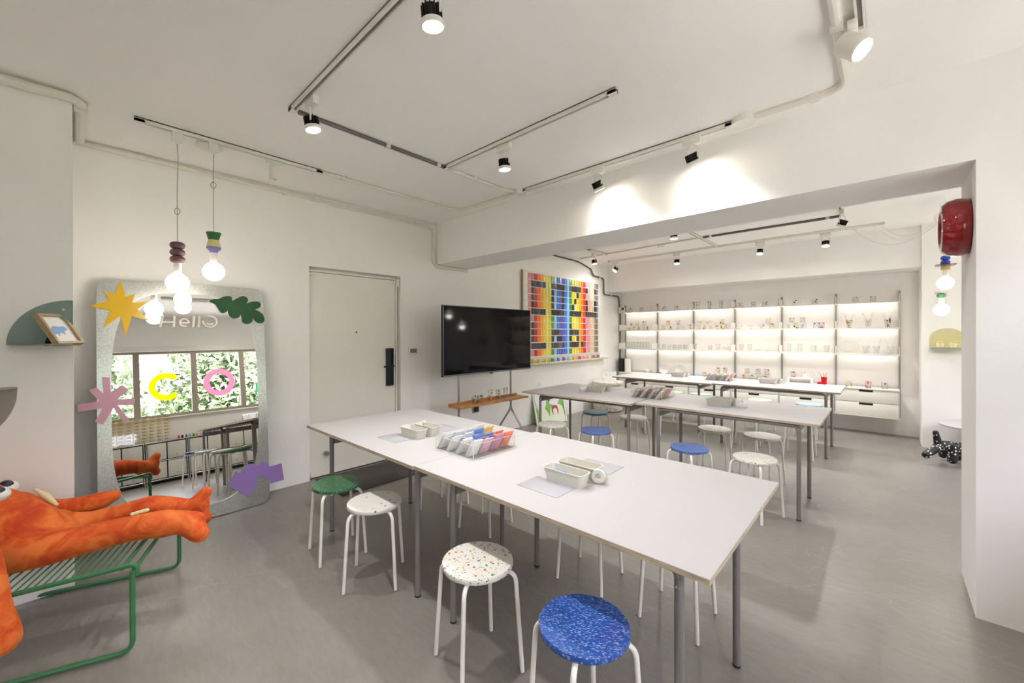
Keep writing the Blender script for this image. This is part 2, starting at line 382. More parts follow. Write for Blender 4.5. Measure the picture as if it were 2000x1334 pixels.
# trees and opposite ground outside
LEAF = mat('tree_leaf', '#7f9c4a', .5); nn = N(LEAF, 'ShaderNodeObjectInfo')
lv = noise(LEAF, coords(LEAF), 3, 3); L(LEAF, ramp(LEAF, lv.outputs[0], [(.3, '#4d5f38'), (.5, '#6f7f55'), (.7, '#9aa585')]), bsdf(LEAF).inputs['Base Color'])
bsdf(LEAF).inputs['Subsurface Weight'].default_value = 0
BARK = mat('tree_bark', '#5c5044', .9)
def tree(x, y, base, h, r, lab):
    t = thing('leafy_tree', lab, 'tree', (x, y, base), group='trees outside the window')
    obj('trunk', MB().tube([(x, y, base), (x+.1, y+.1, base+h*.45), (x, y+.2, base+h*.8)], [.16, .11, .05], 8).tube([(x+.1, y+.1, base+h*.45), (x-.6, y+r*.6, base+h*.75)], [.07, .03], 6).tube([(x+.1, y+.1, base+h*.5), (x-.5, y-r*.6, base+h*.8)], [.07, .03], 6), BARK, t)
    m = MB(); rnd = random.Random(int(x*10+y*100))
    for k in range(9000):
        u = Vector((rnd.gauss(0, 1), rnd.gauss(0, 1), rnd.gauss(0, 1))).normalized()*(rnd.random()**.45)
        c = Vector((x+u.x*r*.7, y+u.y*r, base+h*.55+u.z*h*.46)); s_ = rnd.uniform(.09, .17)
        a = Vector((rnd.gauss(0, 1), rnd.gauss(0, 1), rnd.gauss(0, 1))).normalized(); b = a.orthogonal().normalized()
        m.quad(c-a*s_, c-b*s_*.5, c+a*s_, c+b*s_*.5)
    obj('foliage', m, LEAF, t, kind='stuff', smooth=False, recalc=False)
for i, (x, y) in enumerate([(7.4, -7.0), (7.2, -3.6), (7.6, -.2), (7.2, 3.2), (7.6, 6.6), (7.3, 10.0), (7.7, 13.4)]):
    tree(x, y, -3.0, 7.6, 1.68, f'leafy green tree outside the window, {["first","second","third","fourth","fifth","sixth","seventh"][i]} along the street from the front')
struct('ground', MB().box(1.6, 30, -25, 30, -3.2, -3.0), mat('sunlit_paving', '#d3cfc9', .9))

# ================================================================== CEILING SERVICES
CON = mat('painted_conduit', '#e4dfd6', .5)
def conduit(pts, r, label, m=CON, clips=(), fil=.09):
    t = thing('cable_conduit', label, 'conduit', pts[0])
    obj('pipe', MB().tube(fillet(pts, fil), r, 10), m, t)
    for c in clips:
        c = Vector(c[:3]); obj('clip', MB().box(c.x-r*1.2, c.x+r*1.2, c.y-r*1.2, c.y+r*1.2, c.z-r*1.2, c.z+r*1.1, .002), CON, t)
    return t
def track(p, q, label, w=.035, h=.028):
    """surface mounted lighting track with a slot underneath"""
    p, q = Vector(p), Vector(q); d = (q-p).normalized(); s = Vector((-d.y, d.x, 0)); t = thing('lighting_track', label, 'lighting track', p)
    a, b = MB(), MB()
    def bar(m, o0, o1, z0, z1, e=0):
        P = [p+s*o0-d*e, p+s*o1-d*e, q+s*o1+d*e, q+s*o0+d*e]; m.prism([(v.x, v.y, z0) for v in P], (0, 0, z1-z0))
    z = p.z
    bar(a, -w/2, -w/2+.009, z-h, z); bar(a, w/2-.009, w/2, z-h, z); bar(a, -w/2, w/2, z-.006, z)
    obj('track_profile', a, WPL, t); bar(b, -w/2+.009, w/2-.009, z-.016, z-.006); obj('track_slot', b, ALU, t)
    e = d*.05
    for o0, o1 in ((p, p+e), (q-e, q)):
        P = [o0-s*w/2, o0+s*w/2, o1+s*w/2, o1-s*w/2]; obj('end_cap', MB().prism([(v.x, v.y, z-h-.001) for v in P], (0, 0, .02)), WPL, t)
    return t
Z0 = ZC
track((-2.67, .905, Z0), (-.6, .905, Z0), 'long white lighting track running to the top edge of the photo')
track((-2.663, 2.072, Z0), (-1.108, 2.072, Z0), 'white lighting track across the middle of the front ceiling')
track((-2.55, 2.915, Z0), (-.72, 2.915, Z0), 'white lighting track close to the dropped beam')
track((-3.49, .26, Z0), (-3.49, 1.42, Z0), 'white lighting track carrying the two pendant lamps')
track((-.078, 2.43, Z0), (-.078, 1.2, Z0), 'white lighting track at the upper right corner with cylinder spot')
track((-3.537, 5.66, Z0), (-3.537, 6.24, Z0), 'short white track behind the beam near the colour chart')
track((-3.87, 6.9, Z0), (.0, 6.86, Z0), 'long white lighting track in the rear room before the shelves')
track((-1.94, 5.6, Z0), (-1.94, 6.85, Z0), 'white crosswise track section in the rear room', )
track((-.36, 5.4, Z0), (-.36, 6.08, Z0), 'short white track section at the right of the rear room')
conduit([(-2.655, .94, Z0-.012), (-2.655, 2.05, Z0-.012)], .014, 'grey metal conduit joining the two front lighting tracks', GCON, [(-2.655, 1.55, Z0-.01), (-2.655, 2.0, Z0-.01)], .01)
conduit([(-2.655, 2.08, Z0-.014), (-2.655, 2.75, Z0-.014), (-2.60, 2.915, Z0-.014)], .014, 'short white conduit from the middle track to the junction box', CON, [(-2.655, 2.4, Z0-.01)])
conduit([(-3.49, 1.42, Z0-.014), (-3.49, 2.915, Z0-.014), (-2.62, 2.915, Z0-.014)], .014, 'white conduit from the pendant track turning along the beam', CON, [(-3.49, 1.6, Z0-.012), (-3.49, 2.6, Z0-.012), (-3.2, 2.915, Z0-.012)], .2)
conduit([(-.65, 2.915, Z0-.014), (-.157, 2.915, Z0-.014), (-.157, .9, Z0-.014)], .02, 'thick white conduit turning the corner at the upper right', CON, [(-.3, 2.915, Z0-.012), (-.157, 2.3, Z0-.012)], .12)
conduit([(XL+.02, .0, Z0-.03), (XL+.02, 3.06, Z0-.05), (XL+.02, 3.06, 2.305), (XL+.02, 3.62, 2.305)], .016, 'white conduit along the top of the left wall dropping round the beam', CON, [(XL+.02, .35, Z0-.03), (XL+.02, 1.35, Z0-.04), (XL+.02, 1.62, Z0-.04), (XL+.02, 2.8, Z0-.045), (XL+.02, 3.06, 2.5)], .10)
conduit([(-3.40, -1.4, Z0-.05), (-3.405, -.6, Z0-.03), (-3.395, -.25, Z0-.045), (-3.405, .03, Z0-.03), (XL+.06, .03, Z0-.03)], .024, 'thick wavy white conduit around the top of the column at left', CON, [(-3.5, .03, Z0-.03)], .09)
conduit([(-4.09, 6.27, Z0-.012), (-1.95, 6.08, Z0-.012)], .010, 'thin white conduit across the rear ceiling at left', CON)
conduit([(-1.9, 6.075, Z0-.014), (-.38, 6.085, Z0-.014)], .015, 'grey metal conduit across the rear ceiling', GCON, [(-1.8, 6.075, Z0-.012), (-.5, 6.085, Z0-.012)])
conduit([(XL+.03, 4.9, Z0-.03), (XL+.03, 6.3, Z0-.05), (XL+.03, 6.75, Z0-.14)], .012, 'dark cable leaving the ceiling above the colour chart', mat('dark_cable', '#3f3b36', .6))
conduit([(XL+.03, 6.75, 2.69), (XL+.03, 6.82, 2.58), (XL+.03, 7.22, 2.56), (XL+.03, 7.22, 2.24), (XL+.03, 7.85, 2.24), (XL+.03, 7.90, 1.9), (XL+.03, 7.90, .7)], .016, 'dark grey flexible conduit bending down in the rear left corner', GCON, [(XL+.03, 7.05, 2.56), (XL+.03, 7.5, 2.24)], .08)
def jbox(x, y, lab, r=.05, z=Z0):
    t = thing('junction_box', lab, 'junction box', (x, y, z)); obj('box_body', MB().lathe([(0, z), (r, z), (r, z-.035), (0, z-.035)], (x, y, 0), n=24), WPL, t); obj('box_cover', MB().lathe([(0, z-.035), (r*1.1, z-.035), (r*1.1, z-.042), (0, z-.042)], (x, y, 0), n=24), WPL, t)
jbox(-2.58, 2.915, 'round white junction box left end of the beam track'); jbox(-.67, 2.915, 'larger round white junction box right end of the beam track', .065); jbox(-2.554, 6.17, 'round white junction box on the rear ceiling', .045)
jbox(-3.56, .66, 'flat round white ceiling plate above the pendant track', .075)

def spot(x, y, z, tgt, lab, power=0, heat=True, size=1.0, lit=True, ang=120):
    """track spot with driver box, bracket, finned heatsink and lamp face"""
    t = thing('track_spotlight', lab, 'spotlight', (x, y, z-.03))
    d = (Vector(tgt)-Vector((x, y, z-.15))).normalized(); s = size
    bx = MB().box(x-.06*s, x+.06*s, y-.018, y+.018, z-.075, z-.026, .003) if heat != 'y' else MB().box(x-.018, x+.018, y-.06, y+.06, z-.075, z-.026, .003)
    obj('driver_box', bx, WPL, t)
    c = Vector((x, y, z-.17*s)); side = d.cross(Vector((0, 0, 1)));  side = side.normalized() if side.length > .1 else Vector((1, 0, 0))
    br = MB()
    for q in (-1, 1): br.tube(fillet([(x, y, z-.07), Vector((x, y, z-.10))+side*.045*s*q, c+side*.045*s*q], .02, 4), .005, 6)
    obj('bracket', br, WPL, t)
    mm = d.to_track_quat('Z', 'Y').to_matrix().to_4x4()
    h = MB(); h.lathe([(0, -.035*s), (.030*s, -.035*s), (.030*s, .018*s), (0, .018*s)], c, n=20, mat4=mm)
    for k in range(14):
        a = 2*PI*k/14; h.box(.026*s, .040*s, -.002, .002, -.035*s, .012*s, mat4=Matrix.Translation(c) @ mm @ Matrix.Rotation(a, 4, 'Z'))
    obj('heatsink', h, BLACKM, t)
    obj('lamp_ring', MB().lathe([(.028*s, .012*s), (.044*s, .018*s), (.046*s, .036*s), (.040*s, .038*s), (.038*s, .030*s), (.0, .030*s)], c, n=24, mat4=mm), WPL, t)
    obj('lamp_face', MB().lathe([(0, .037*s), (.038*s, .037*s), (.038*s, .034*s), (0, .034*s)], c, n=24, mat4=mm), LAMP if lit else WPL, t)
    if power:
        l = light('spot_beam', 'SPOT', c+d*.06, power, target=c+d, color=(1, .98, 1.0), spot_size=math.radians(ang), spot_blend=1, shadow_soft_size=.035)
    return t
BLACKM = mat('black_heatsink', '#2a2826', .5, .5)
spot(-2.42, .93, Z0, (-2.2, 1.3, .5), 'lit track spotlight at the corner of the upper left track', 22)
spot(-1.27, .93, Z0, (-1.3, 1.2, .5), 'lit track spotlight cut by the top edge of the photo', 32)
spot(-2.0, 2.09, Z0, (-2.0, 2.3, .5), 'lit track spotlight hanging from the middle track', 42)
spot(-1.73, 2.915, Z0, (-1.62, 3.2, 2.12), 'left of the two spotlights washing the beam', 17, ang=108)
spot(-.985, 2.915, Z0, (-.88, 3.2, 2.12), 'right of the two spotlights washing the beam', 17, ang=108)
spot(-3.6, 5.95, Z0, (-3.4, 6.2, 0), 'black and white spotlight on the short track near the colour chart', 18, 'y')
spot(-3.72, 6.9, Z0, (-4.1, 6.4, 1.8), 'lit spotlight at the left end of the rear track', 9)
spot(-2.58, 6.9, Z0, (-2.5, 6.6, 0), 'second spotlight from the left on the rear track, unlit side showing', 42)
spot(-1.36, 6.9, Z0, (-1.5, 6.5, 0), 'third spotlight from the left on the rear track', 42)
spot(-.59, 6.9, Z0, (-.6, 6.5, 0), 'rightmost spotlight on the rear track', 42)
spot(-.345, 5.75, Z0, (-1.2, 6.3, 1.0), 'tilted spotlight hanging by the beam at the right of the rear room', 34, 'y')
q = atZ(1316, 461, 2.66)
spot(q.x, q.y, Z0, (q.x-.02, q.y, 0), 'lit spotlight face just visible under the soffit of the beam', 14)
def cyl_spot(x, y, z, tgt, lab, r, ln, lit, power=0):
    t = thing('cylinder_spotlight', lab, 'spotlight', (x, y, z)); d = (Vector(tgt)-Vector((x, y, z-.12))).normalized(); mm = d.to_track_quat('Z', 'Y').to_matrix().to_4x4(); c = Vector((x, y, z-.12))
    obj('track_adapter', MB().box(x-.016, x+.016, y-.05, y+.05, z-.05, z-.026, .003), WPL, t); obj('stem', MB().cyl((x, y, z-.05), c-d*ln*.3, .008), WPL, t)
    obj('lamp_body', MB().lathe([(0, -ln*.5), (r*.93, -ln*.5), (r, -ln*.45), (r, ln*.5), (r*.88, ln*.5), (r*.84, ln*.38), (0, ln*.38)], c, n=28, mat4=mm), WPL, t)
    if lit: obj('lamp_face', MB().lathe([(0, ln*.42), (r*.8, ln*.42), (r*.8, ln*.39), (0, ln*.39)], c, n=24, mat4=mm), LAMP, t)
    if power: light('spot_beam', 'SPOT', c+d*(ln*.6), power, target=c+d, color=(1, .95, .88), spot_size=math.radians(80), spot_blend=1, shadow_soft_size=.035)
cyl_spot(-.105, 2.33, Z0, (.35, 2.15, 2.2), 'large white cylinder spotlight tilted, at the upper right of the ceiling', .048, .105, True, 14)
cyl_spot(-3.505, 1.055, Z0-.0, (-3.505, 1.055, 0), 'small white cylinder spotlight on the pendant track', .028, .10, False)

# ------------------------------------------------------------------ pendants
def bulb(c, r, t): obj('bulb', MB().lathe([(r*.30, r*1.10), (r*.34, r*1.0), (r*.55, r*.86), (r*.8, r*.62), (r*.97, r*.25), (r, 0), (r*.94, -r*.34), (r*.75, -r*.66), (r*.45, -r*.89), (0, -r)], c, n=32), BULB, t)
def cord_loop(x, y, z, r=.022, knot=None):
    return [(x+r*.6*math.sin(a)*.7, y+r*.6*math.sin(a), z-r*math.cos(a)) for a in [2*PI*k/14 for k in range(15)]]
CORD = mat('grey_textile_cord', '#b9b4ae', .8)
MAUVE = mat('mauve_wood', '#6e4f58', .55); DGREEN = mat('green_wood', '#2f6b3c', .55); LYEL = mat('pale_yellow_wood', '#dcd592', .55); LILAC = mat('lilac_wood', '#8f86c4', .55)
def pendant(x, y, zb, parts, lab, loopz, r=.0655):
    t = thing('pendant_lamp', lab, 'pendant lamp', (x, y, Z0-.03), group='pendant lamps over the mirror'); c = Vector((x, y, zb))
    bulb(c, r, t)
    z = zb+r*.98
    obj('socket', MB().lathe([(0, 0), (.020, 0), (.023, .012), (.023, .070), (0, .070)], (x, y, z), n=20), WPL, t); z += .070
    for kind, m in parts:
        if kind == 'bead': obj('bead', MB().lathe([(0, 0), (.022, 0), (.036, .008), (.043, .024), (.036, .041), (.022, .048), (0, .048)], (x, y, z), n=24), m, t); z += .047
        if kind == 'steps': obj('stepped_disc', MB().lathe([(0, 0), (.024, 0), (.024, .014), (.034, .014), (.034, .026), (.043, .026), (.043, .040), (0, .040)], (x, y, z), n=28), m, t); z += .040
        if kind == 'cone': obj('cone', MB().lathe([(0, 0), (.044, 0), (.031, .050), (0, .050)], (x, y, z), n=28), m, t); z += .050
        if kind == 'cup': obj('cup', MB().lathe([(0, 0), (.030, 0), (.045, .052), (0, .052)], (x, y, z), n=28), m, t); z += .052
    obj('cord', MB().tube([(x, y, z-.01), (x, y, loopz-.03)]+cord_loop(x, y, loopz)+[(x, y, loopz-.02), (x, y, loopz+.1), (x+.004, y+.004, (loopz+Z0)/2+.1), (x, y, Z0-.10)], .0028, 6), CORD, t)
    obj('cord_grip', MB().cyl((x, y, Z0-.105), (x, y, Z0-.09), .008).box(x-.012, x+.012, y-.028, y+.028, Z0-.09, Z0-.026, .003), WPL, t)
P1 = atX(347, 553, -3.49); P2 = atX(417.5, 531, -3.49)
pendant(P1.x, P1.y, P1.z, [('bead', MAUVE)]*3, 'pendant lamp with three stacked mauve wooden beads', atX(347, 413, -3.49).z)
pendant(P2.x, P2.y, P2.z, [('steps', LILAC), ('cone', LYEL), ('cup', DGREEN)], 'pendant lamp with green, yellow and lilac wooden pieces', atX(417, 362, -3.49).z)
for P_ in (P1, P2): light('bulb_light', 'POINT', P_-Vector((0, 0, .075)), 1.5, color=(1, .93, .84), shadow_soft_size=.06)

# ================================================================== MIRROR
ANG = math.radians(5.75); MB0 = Vector((-3.92, 0, 0)); MV = Vector((-math.sin(ANG), 0, math.cos(ANG))); MN = Vector((math.cos(ANG), 0, math.sin(ANG)))
def onm(x, y, o=0):
    """image point to the leaning mirror plane (u = along the wall, v = up the mirror)"""
    r = ray(x, y); t = ((MB0+MN*o-CP).dot(MN))/r.dot(MN); h = CP+r*t; return h.y, (h-MB0-MN*o).dot(MV)
def mp(u, v, o=0): return MB0+Vector((0, u, 0))+MV*v+MN*o
def superell(cx, cy, a, b, p, n=96):
    out = []
    for k in range(n):
        t = 2*PI*(k+.5)/n; c, s = math.cos(t), math.sin(t); q = (abs(c)**p+abs(s)**p)**(-1/p); out.append((cx+a*c*q, cy+b*s*q))
    return out
mir = thing('wall_mirror', 'tall leaning mirror with galvanised steel frame and coloured shapes', 'mirror', (-3.92, .63, 0))
GALV = mat('galvanised_steel', '#b8b9b4', .32, .92)
gv = coords(GALV); g1 = noise(GALV, gv, 90, 3, .8); g2 = noise(GALV, gv, 3, 3)
L(GALV, mixc(GALV, .5, ramp(GALV, g1.outputs[0], [(.35, '#8f918e'), (.65, '#d5d6d1')]), ramp(GALV, g2.outputs[0], [(.3, '#a5a6a3'), (.7, '#cfd0cb')])), bsdf(GALV).inputs['Base Color'])
bump(GALV, g1.outputs[0], .12, .002)
UC, VC = .624, .935
outer = superell(UC, VC, .521, .930, 24); inner = superell(UC+.003, VC+.01, .452, .838, 3.6)
# outer outline: rounded rectangle sampled by angle
obj('mirror_frame', MB().ringplate([mp(u, v) for u, v in outer], [mp(u, v) for u, v in inner], MN*.012), GALV, mir)
MG = mat('mirror_silver', '#f2f4f2', .0, 1)
m_ = MB(); m_.bm.faces.new([m_.bm.verts.new(mp(u, v, .009)) for u, v in superell(UC+.003, VC+.01, .456, .842, 3.6)])
obj('mirror_glass', m_, MG, mir, smooth=False)
obj('mirror_backing', MB().ringplate([mp(u, v, -.012) for u, v in superell(UC, VC, .515, .924, 20)], [mp(u, v, -.012) for u, v in superell(UC, VC, .01, .02, 2)], MN*.010), BLACK, mir)
def decal(name, pts, sc_, ox, oy, m, lab, off=.014, th=.006):
    P = [mp(*onm(ox+x/sc_, oy+y/sc_, off), off) for x, y in pts]
    obj(name, MB().prism(P, MN*th), m, mir, label=lab, smooth=False)
decal('star_shape', [(420,152),(472,330),(577,300),(545,395),(728,383),(603,473),(728,590),(540,547),(473,765),(413,543),(230,668),(305,483),(78,430),(300,370),(232,275),(357,303)], 5.56, 160, 520, mat('mustard_acrylic', '#d3a900', .25), 'mustard yellow eight pointed star')
def smooth_closed(pts, n=5):
    out = []; m = len(pts)
    for i in range(m):
        p0, p1, p2, p3 = [Vector((*pts[(i+k) % m], 0)) for k in (-1, 0, 1, 2)]
        for k in range(n):
            t = k/n; q = .5*((2*p1)+(p2-p0)*t+(2*p0-5*p1+4*p2-p3)*t*t+(3*p1-p0-3*p2+p3)*t**3); out.append((q.x, q.y))
    return out
decal('leaf_shape', smooth_closed([(355,243),(385,228),(440,225),(490,205),(540,197),(575,207),(582,243),(620,225),(660,205),(700,198),(735,220),(738,250),(722,272),(770,255),(820,250),(858,262),(868,290),(850,318),(812,332),(850,350),(890,385),(905,430),(890,462),(850,470),(815,450),(787,420),(783,450),(755,473),(715,472),(685,450),(680,410),(667,375),(655,405),(620,420),(580,412),(550,380),(538,335),(525,355),(490,367),(455,350),(430,310),(405,275),(370,258)], 3), 5.132, 340, 540, mat('green_acrylic', '#23502f', .15), 'glossy dark green oak leaf shape')
decal('cloud_shape', [(670,785),(722,805),(740,765),(780,720),(830,698),(880,700),(915,715),(925,695),(945,683),(975,680),(1010,700),(1035,730),(1165,693),(1190,872),(1048,913),(1035,865),(1000,870),(975,855),(955,840),(933,810),(910,850),(878,877),(905,888),(815,1055),(582,940)], 5.558, 340, 780, mat('lilac_acrylic', '#8e72b4', .3), 'lilac shape of joined squares and circles')
decal('asterisk_shape', [(443,570),(476,572),(480,637),(530,605),(558,625),(508,668),(588,662),(582,690),(512,692),(567,765),(540,772),(493,703),(447,777),(411,765),(448,705),(338,722),(335,690),(432,675),(384,627),(420,615),(450,645)], 2.223, 0, 480, mat('pink_acrylic', '#c58fa4', .25), 'dusty pink asterisk shape')
HEL = mat('white_vinyl', '#d9d4cd', .5)
u0, v0 = onm(311, 639); u1, v1 = onm(388, 614)
hm = MB(); lw = .0085; zz = .012
def stroke(m, pts, closed=False):
    pts = [mp(u, v, zz) for u, v in pts]; m.tube(pts, lw, 6, closed=closed)
hh = .088; uu = u0
stroke(hm, [(uu+.005, v0), (uu+.02, v0+hh)]); stroke(hm, [(uu+.085, v0), (uu+.09, v0+hh)]); stroke(hm, [(uu+.015, v0+hh*.42), (uu+.085, v0+hh*.42)])
e0 = uu+.150; stroke(hm, [(e0+.028*math.cos(a), v0+.034+.031*math.sin(a)) for a in [math.radians(d) for d in range(0, 320, 20)]]); stroke(hm, [(e0-.026, v0+.034), (e0+.028, v0+.034)])
stroke(hm, [(uu+.205, v0), (uu+.212, v0+hh*1.02)]); stroke(hm, [(uu+.240, v0), (uu+.247, v0+hh*1.02)])
o0 = uu+.315; stroke(hm, [(o0+.046*math.cos(a), v0+.046+.046*math.sin(a)) for a in [math.radians(d) for d in range(170, 480, 15)]])
stroke(hm, [(o0+.024*math.cos(a), v0+.044+.022*math.sin(a)) for a in [math.radians(d) for d in range(205, 340, 15)]])
for s in (-1, 1): hm.ball(mp(o0+s*.013, v0+.056, zz), .005, n=8)
obj('greeting_sticker', hm, HEL, mir, label='white handwritten word Hello ending in a smiling face')

# ================================================================== LEFT COLUMN SHELVES
XC = -3.425
TEAL = mat('translucent_teal_acrylic', '#71827d', .25, 0, Alpha=.92)
sh = thing('quarter_round_shelf', 'translucent teal quarter round wall shelf holding the picture frame', 'shelf', (XC, -.2, 1.43))
A_ = atX(12, 671, XC); B_ = atX(144, 672, XC); T_ = atX(144, 587, XC)
zs = B_.z; wy = -.006-A_.y; hz = T_.z-zs
bk = [(XC, A_.y, zs)] + [(XC, -.006-wy*math.cos(a), zs+hz*math.sin(a)) for a in [PI/2*k/20 for k in range(1, 21)]] + [(XC, -.006, zs)]
obj('back_plate', MB().prism(bk, (.006, 0, 0)), TEAL, sh)
fx = atZ(258, 669, zs).x-XC
pl = [(XC, A_.y, zs)] + [(XC+.38*math.sin(a), -.006-wy*math.cos(a), zs) for a in [PI/2*k/20 for k in range(1, 21)]] + [(XC, -.006, zs)]
obj('shelf_plate', MB().prism(pl, (0, 0, .006)), TEAL, sh)
obj('screw', MB().cyl((XC+.004, atX(124, 605, XC).y, atX(124, 605, XC).z), (XC+.009, atX(124, 605, XC).y, atX(124, 605, XC).z), .006), STEEL, sh)
s2 = thing('grey_wall_shelf', 'grey half round wall shelf lower on the column, cut by the left edge', 'shelf', (XC, -.45, 1.2))
C_ = atX(34, 757, XC); D_ = atX(0, 826, XC)
pts = [(XC, C_.y, C_.z)] + [(XC, C_.y-.30+.30*math.cos(a), C_.z-.02-.30*math.sin(a)) for a in [PI*k/24 for k in range(1, 24)]] + [(XC, C_.y-.60, C_.z)]
GS = mat('grey_painted_shelf', '#96908a', .5)
obj('back_plate', MB().prism(pts, (.005, 0, 0)), GS, s2)
pts = [(XC, C_.y, C_.z)] + [(XC+.2*math.sin(a), C_.y-.30+.30*math.cos(a), C_.z) for a in [PI*k/24 for k in range(1, 24)]] + [(XC, C_.y-.60, C_.z)]
obj('shelf_plate', MB().prism(pts, (0, 0, .005)), GS, s2)
# picture frame leaning on the teal shelf
OAK = wood('light_oak', '#b59c7c', '#9c8364', (14, 1, 14))
fr = thing('picture_frame', 'small oak picture frame with a blue animal print on the teal shelf', 'picture frame', (XC+.14, -.10, zs+.006))
# corners of the front face from the photo: bottom edge stands on the shelf
zb = zs+.008
def frame_pts():
    # frame rotated toward the room: width direction wdir, tilted back
    return
w_ = Vector((-.774, .633, 0)).normalized()
bl = atX(115, 670, XC+.17); bl.z = zb
n_ = Vector((w_.y, -w_.x, 0)); lean = math.radians(32)
up_ = Vector((0, 0, 1))*math.cos(lean) - n_*math.sin(lean); nf = n_*math.cos(lean)+Vector((0, 0, 1))*math.sin(lean)
FWd, FHt, bw, dp = .155, .19, .014, .028
def fp(a, b, o=0): return bl + w_*a + up_*b + nf*o
m_ = MB()
m_.ringplate([fp(0, 0), fp(FWd, 0), fp(FWd, FHt), fp(0, FHt)], [fp(bw, bw), fp(FWd-bw, bw), fp(FWd-bw, FHt-bw), fp(bw, FHt-bw)], -nf*dp)
obj('frame_moulding', m_, OAK, fr, smooth=False)
obj('print_sheet', MB().prism([fp(bw, bw, -.012), fp(FWd-bw, bw, -.012), fp(FWd-bw, FHt-bw, -.012), fp(bw, FHt-bw, -.012)], -nf*.004), mat('print_paper', '#e4e2e0', .6), fr, smooth=False)
an = [(.028,.075),(.035,.105),(.055,.118),(.085,.112),(.098,.118),(.115,.112),(.12,.098),(.112,.088),(.100,.088),(.094,.075),(.09,.062),(.084,.062),(.082,.072),(.06,.068),(.055,.055),(.048,.055),(.046,.068),(.036,.062)]
obj('animal_motif', MB().prism([fp(a, b, -.0118) for a, b in smooth_closed(an, 3)], nf*.0006), mat('sky_blue_ink', '#7ea6d6', .6), fr, smooth=False)
obj('easel_stand', MB().prism([fp(.05, 0.0, -dp), fp(.10, 0.0, -dp), fp(.10, .14, -dp), fp(.05, .14, -dp)], (-n_*.004)).prism([fp(.06, .12, -dp-.004), fp(.09, .12, -dp-.004), fp(.09, .12, -dp-.004)-Vector((0, 0, fp(.09, .12).z-zb-.002))-n_*.03, fp(.06, .12, -dp-.004)-Vector((0, 0, fp(.09, .12).z-zb-.002))-n_*.03], -n_*.003), mat('brown_card', '#5c4531', .8), fr, smooth=False)

# ================================================================== CHAISE + PLUSH
A0 = Vector((-.35, -.936, 0)).normalized(); W0 = Vector((.936, -.35, 0)).normalized(); C0 = Vector((-2.876, .285, 0))
def cp(s, wv, z): return C0 + A0*s + W0*wv + Vector((0, 0, z))
GRW = mat('green_lacquered_steel', '#3c7349', .35, .1)
ch = thing('wire_lounge_chair', 'green wire lounge chair with the orange plush lying on it', 'lounge chair', C0)
hw = .374; r_ = .0105
for s in (1, -1):
    obj('side_runner', MB().tube(fillet([cp(-.022, s*hw, .375), cp(-.022, s*hw, r_+.004), cp(.95, s*hw, r_+.004), cp(.95, s*hw, .30), cp(.66, s*hw, .36)], .05), r_), GRW, ch)
    obj('floor_glide', MB().tube([cp(.055, s*hw, .006), cp(.105, s*hw, .006)], .006, 6), STEEL, ch)
prof = [(0, .398), (.38, .372), (.47, .385), (.72, .655)]
for s in (1, -1):
    obj('seat_rail', MB().tube(fillet([cp(-.034, s*(hw-.01), .350), cp(-.034, s*(hw-.01), .400)]+[cp(a, s*(hw-.01), z) for a, z in prof[1:]]+[cp(.74, s*(hw-.10), .675)], .045), r_), GRW, ch)
obj('back_top_rail', MB().tube(fillet([cp(.74, -(hw-.10), .675), cp(.745, 0, .68), cp(.74, hw-.10, .675)], .03), r_), GRW, ch)
obj('front_crossbar', MB().tube([cp(-.022, -hw, .372), cp(-.022, hw, .372)], .009).tube([cp(.02, -hw+.02, .385), cp(.02, hw-.02, .385)], .009), GRW, ch)
def profz(s):
    for (a, za), (b, zb_) in zip(prof, prof[1:]):
        if a <= s <= b: return za+(zb_-za)*(s-a)/(b-a)
    return prof[-1][1]
sw = None
for k in range(24):
    s = .045+k*.0285
    if sw is None: sw = obj('seat_wire', MB().tube([cp(0, -hw+.012, 0)-C0, cp(0, hw-.012, 0)-C0], .004, 6), GRW, ch, world=False); sw.location = A0*s+Vector((0, 0, profz(s)+.004))
    else:
        c = sw.copy(); col.objects.link(c); c.location = A0*s+Vector((0, 0, profz(s)+.004))

PLU = mat('orange_plush', '#d14e1a', .85)
pv = coords(PLU); q1 = noise(PLU, pv, 7, 5, .6, 1.2); q2 = noise(PLU, pv, 120, 2)
L(PLU, ramp(PLU, q1.outputs[0], [(.38, '#b93c0e'), (.5, '#cf5418'), (.62, '#dc7230')]), bsdf(PLU).inputs['Base Color'])
bsdf(PLU).inputs['Sheen Weight'].default_value = .6; bsdf(PLU).inputs['Sheen Roughness'].default_value = .4; bsdf(PLU).inputs['Sheen Tint'].default_value = lin('#ff9a50')
bump(PLU, q2.outputs[0], .25, .003)
def blob(name, chains, m, parent, vox=.011, sm=8, lab=None):
    """one continuous plush surface from tapering chains of (s, w, z, r)"""
    mb = MB()
    for chn in chains:
        pts = [(cp(a, b, c), r) for a, b, c, r in chn]
        for (p, r), (q, r2) in zip(pts, pts[1:]):
            n = max(2, int((q-p).length/.018))
            for k in range(n+1):
                t = k/n; rr = r+(r2-r)*t
                rs = bmesh.ops.create_icosphere(mb.bm, subdivisions=2, radius=rr); bmesh.ops.translate(mb.bm, vec=p.lerp(q, t), verts=rs['verts'])
    o = obj(name, mb, m, parent)
    md = o.modifiers.new('r', 'REMESH'); md.mode = 'VOXEL'; md.voxel_size = vox; md.use_smooth_shade = True
    ms = o.modifiers.new('s', 'SMOOTH'); ms.factor = .8; ms.iterations = sm
    dg = bpy.context.evaluated_depsgraph_get(); me = bpy.data.meshes.new_from_object(o.evaluated_get(dg)); o.modifiers.clear(); o.data = me; me.shade_smooth()
    if lab: o['label'] = lab
    return o
pt = thing('plush_toy', 'big orange plush toy with long limbs lying on the green wire chair', 'plush toy', cp(.5, 0, .40))
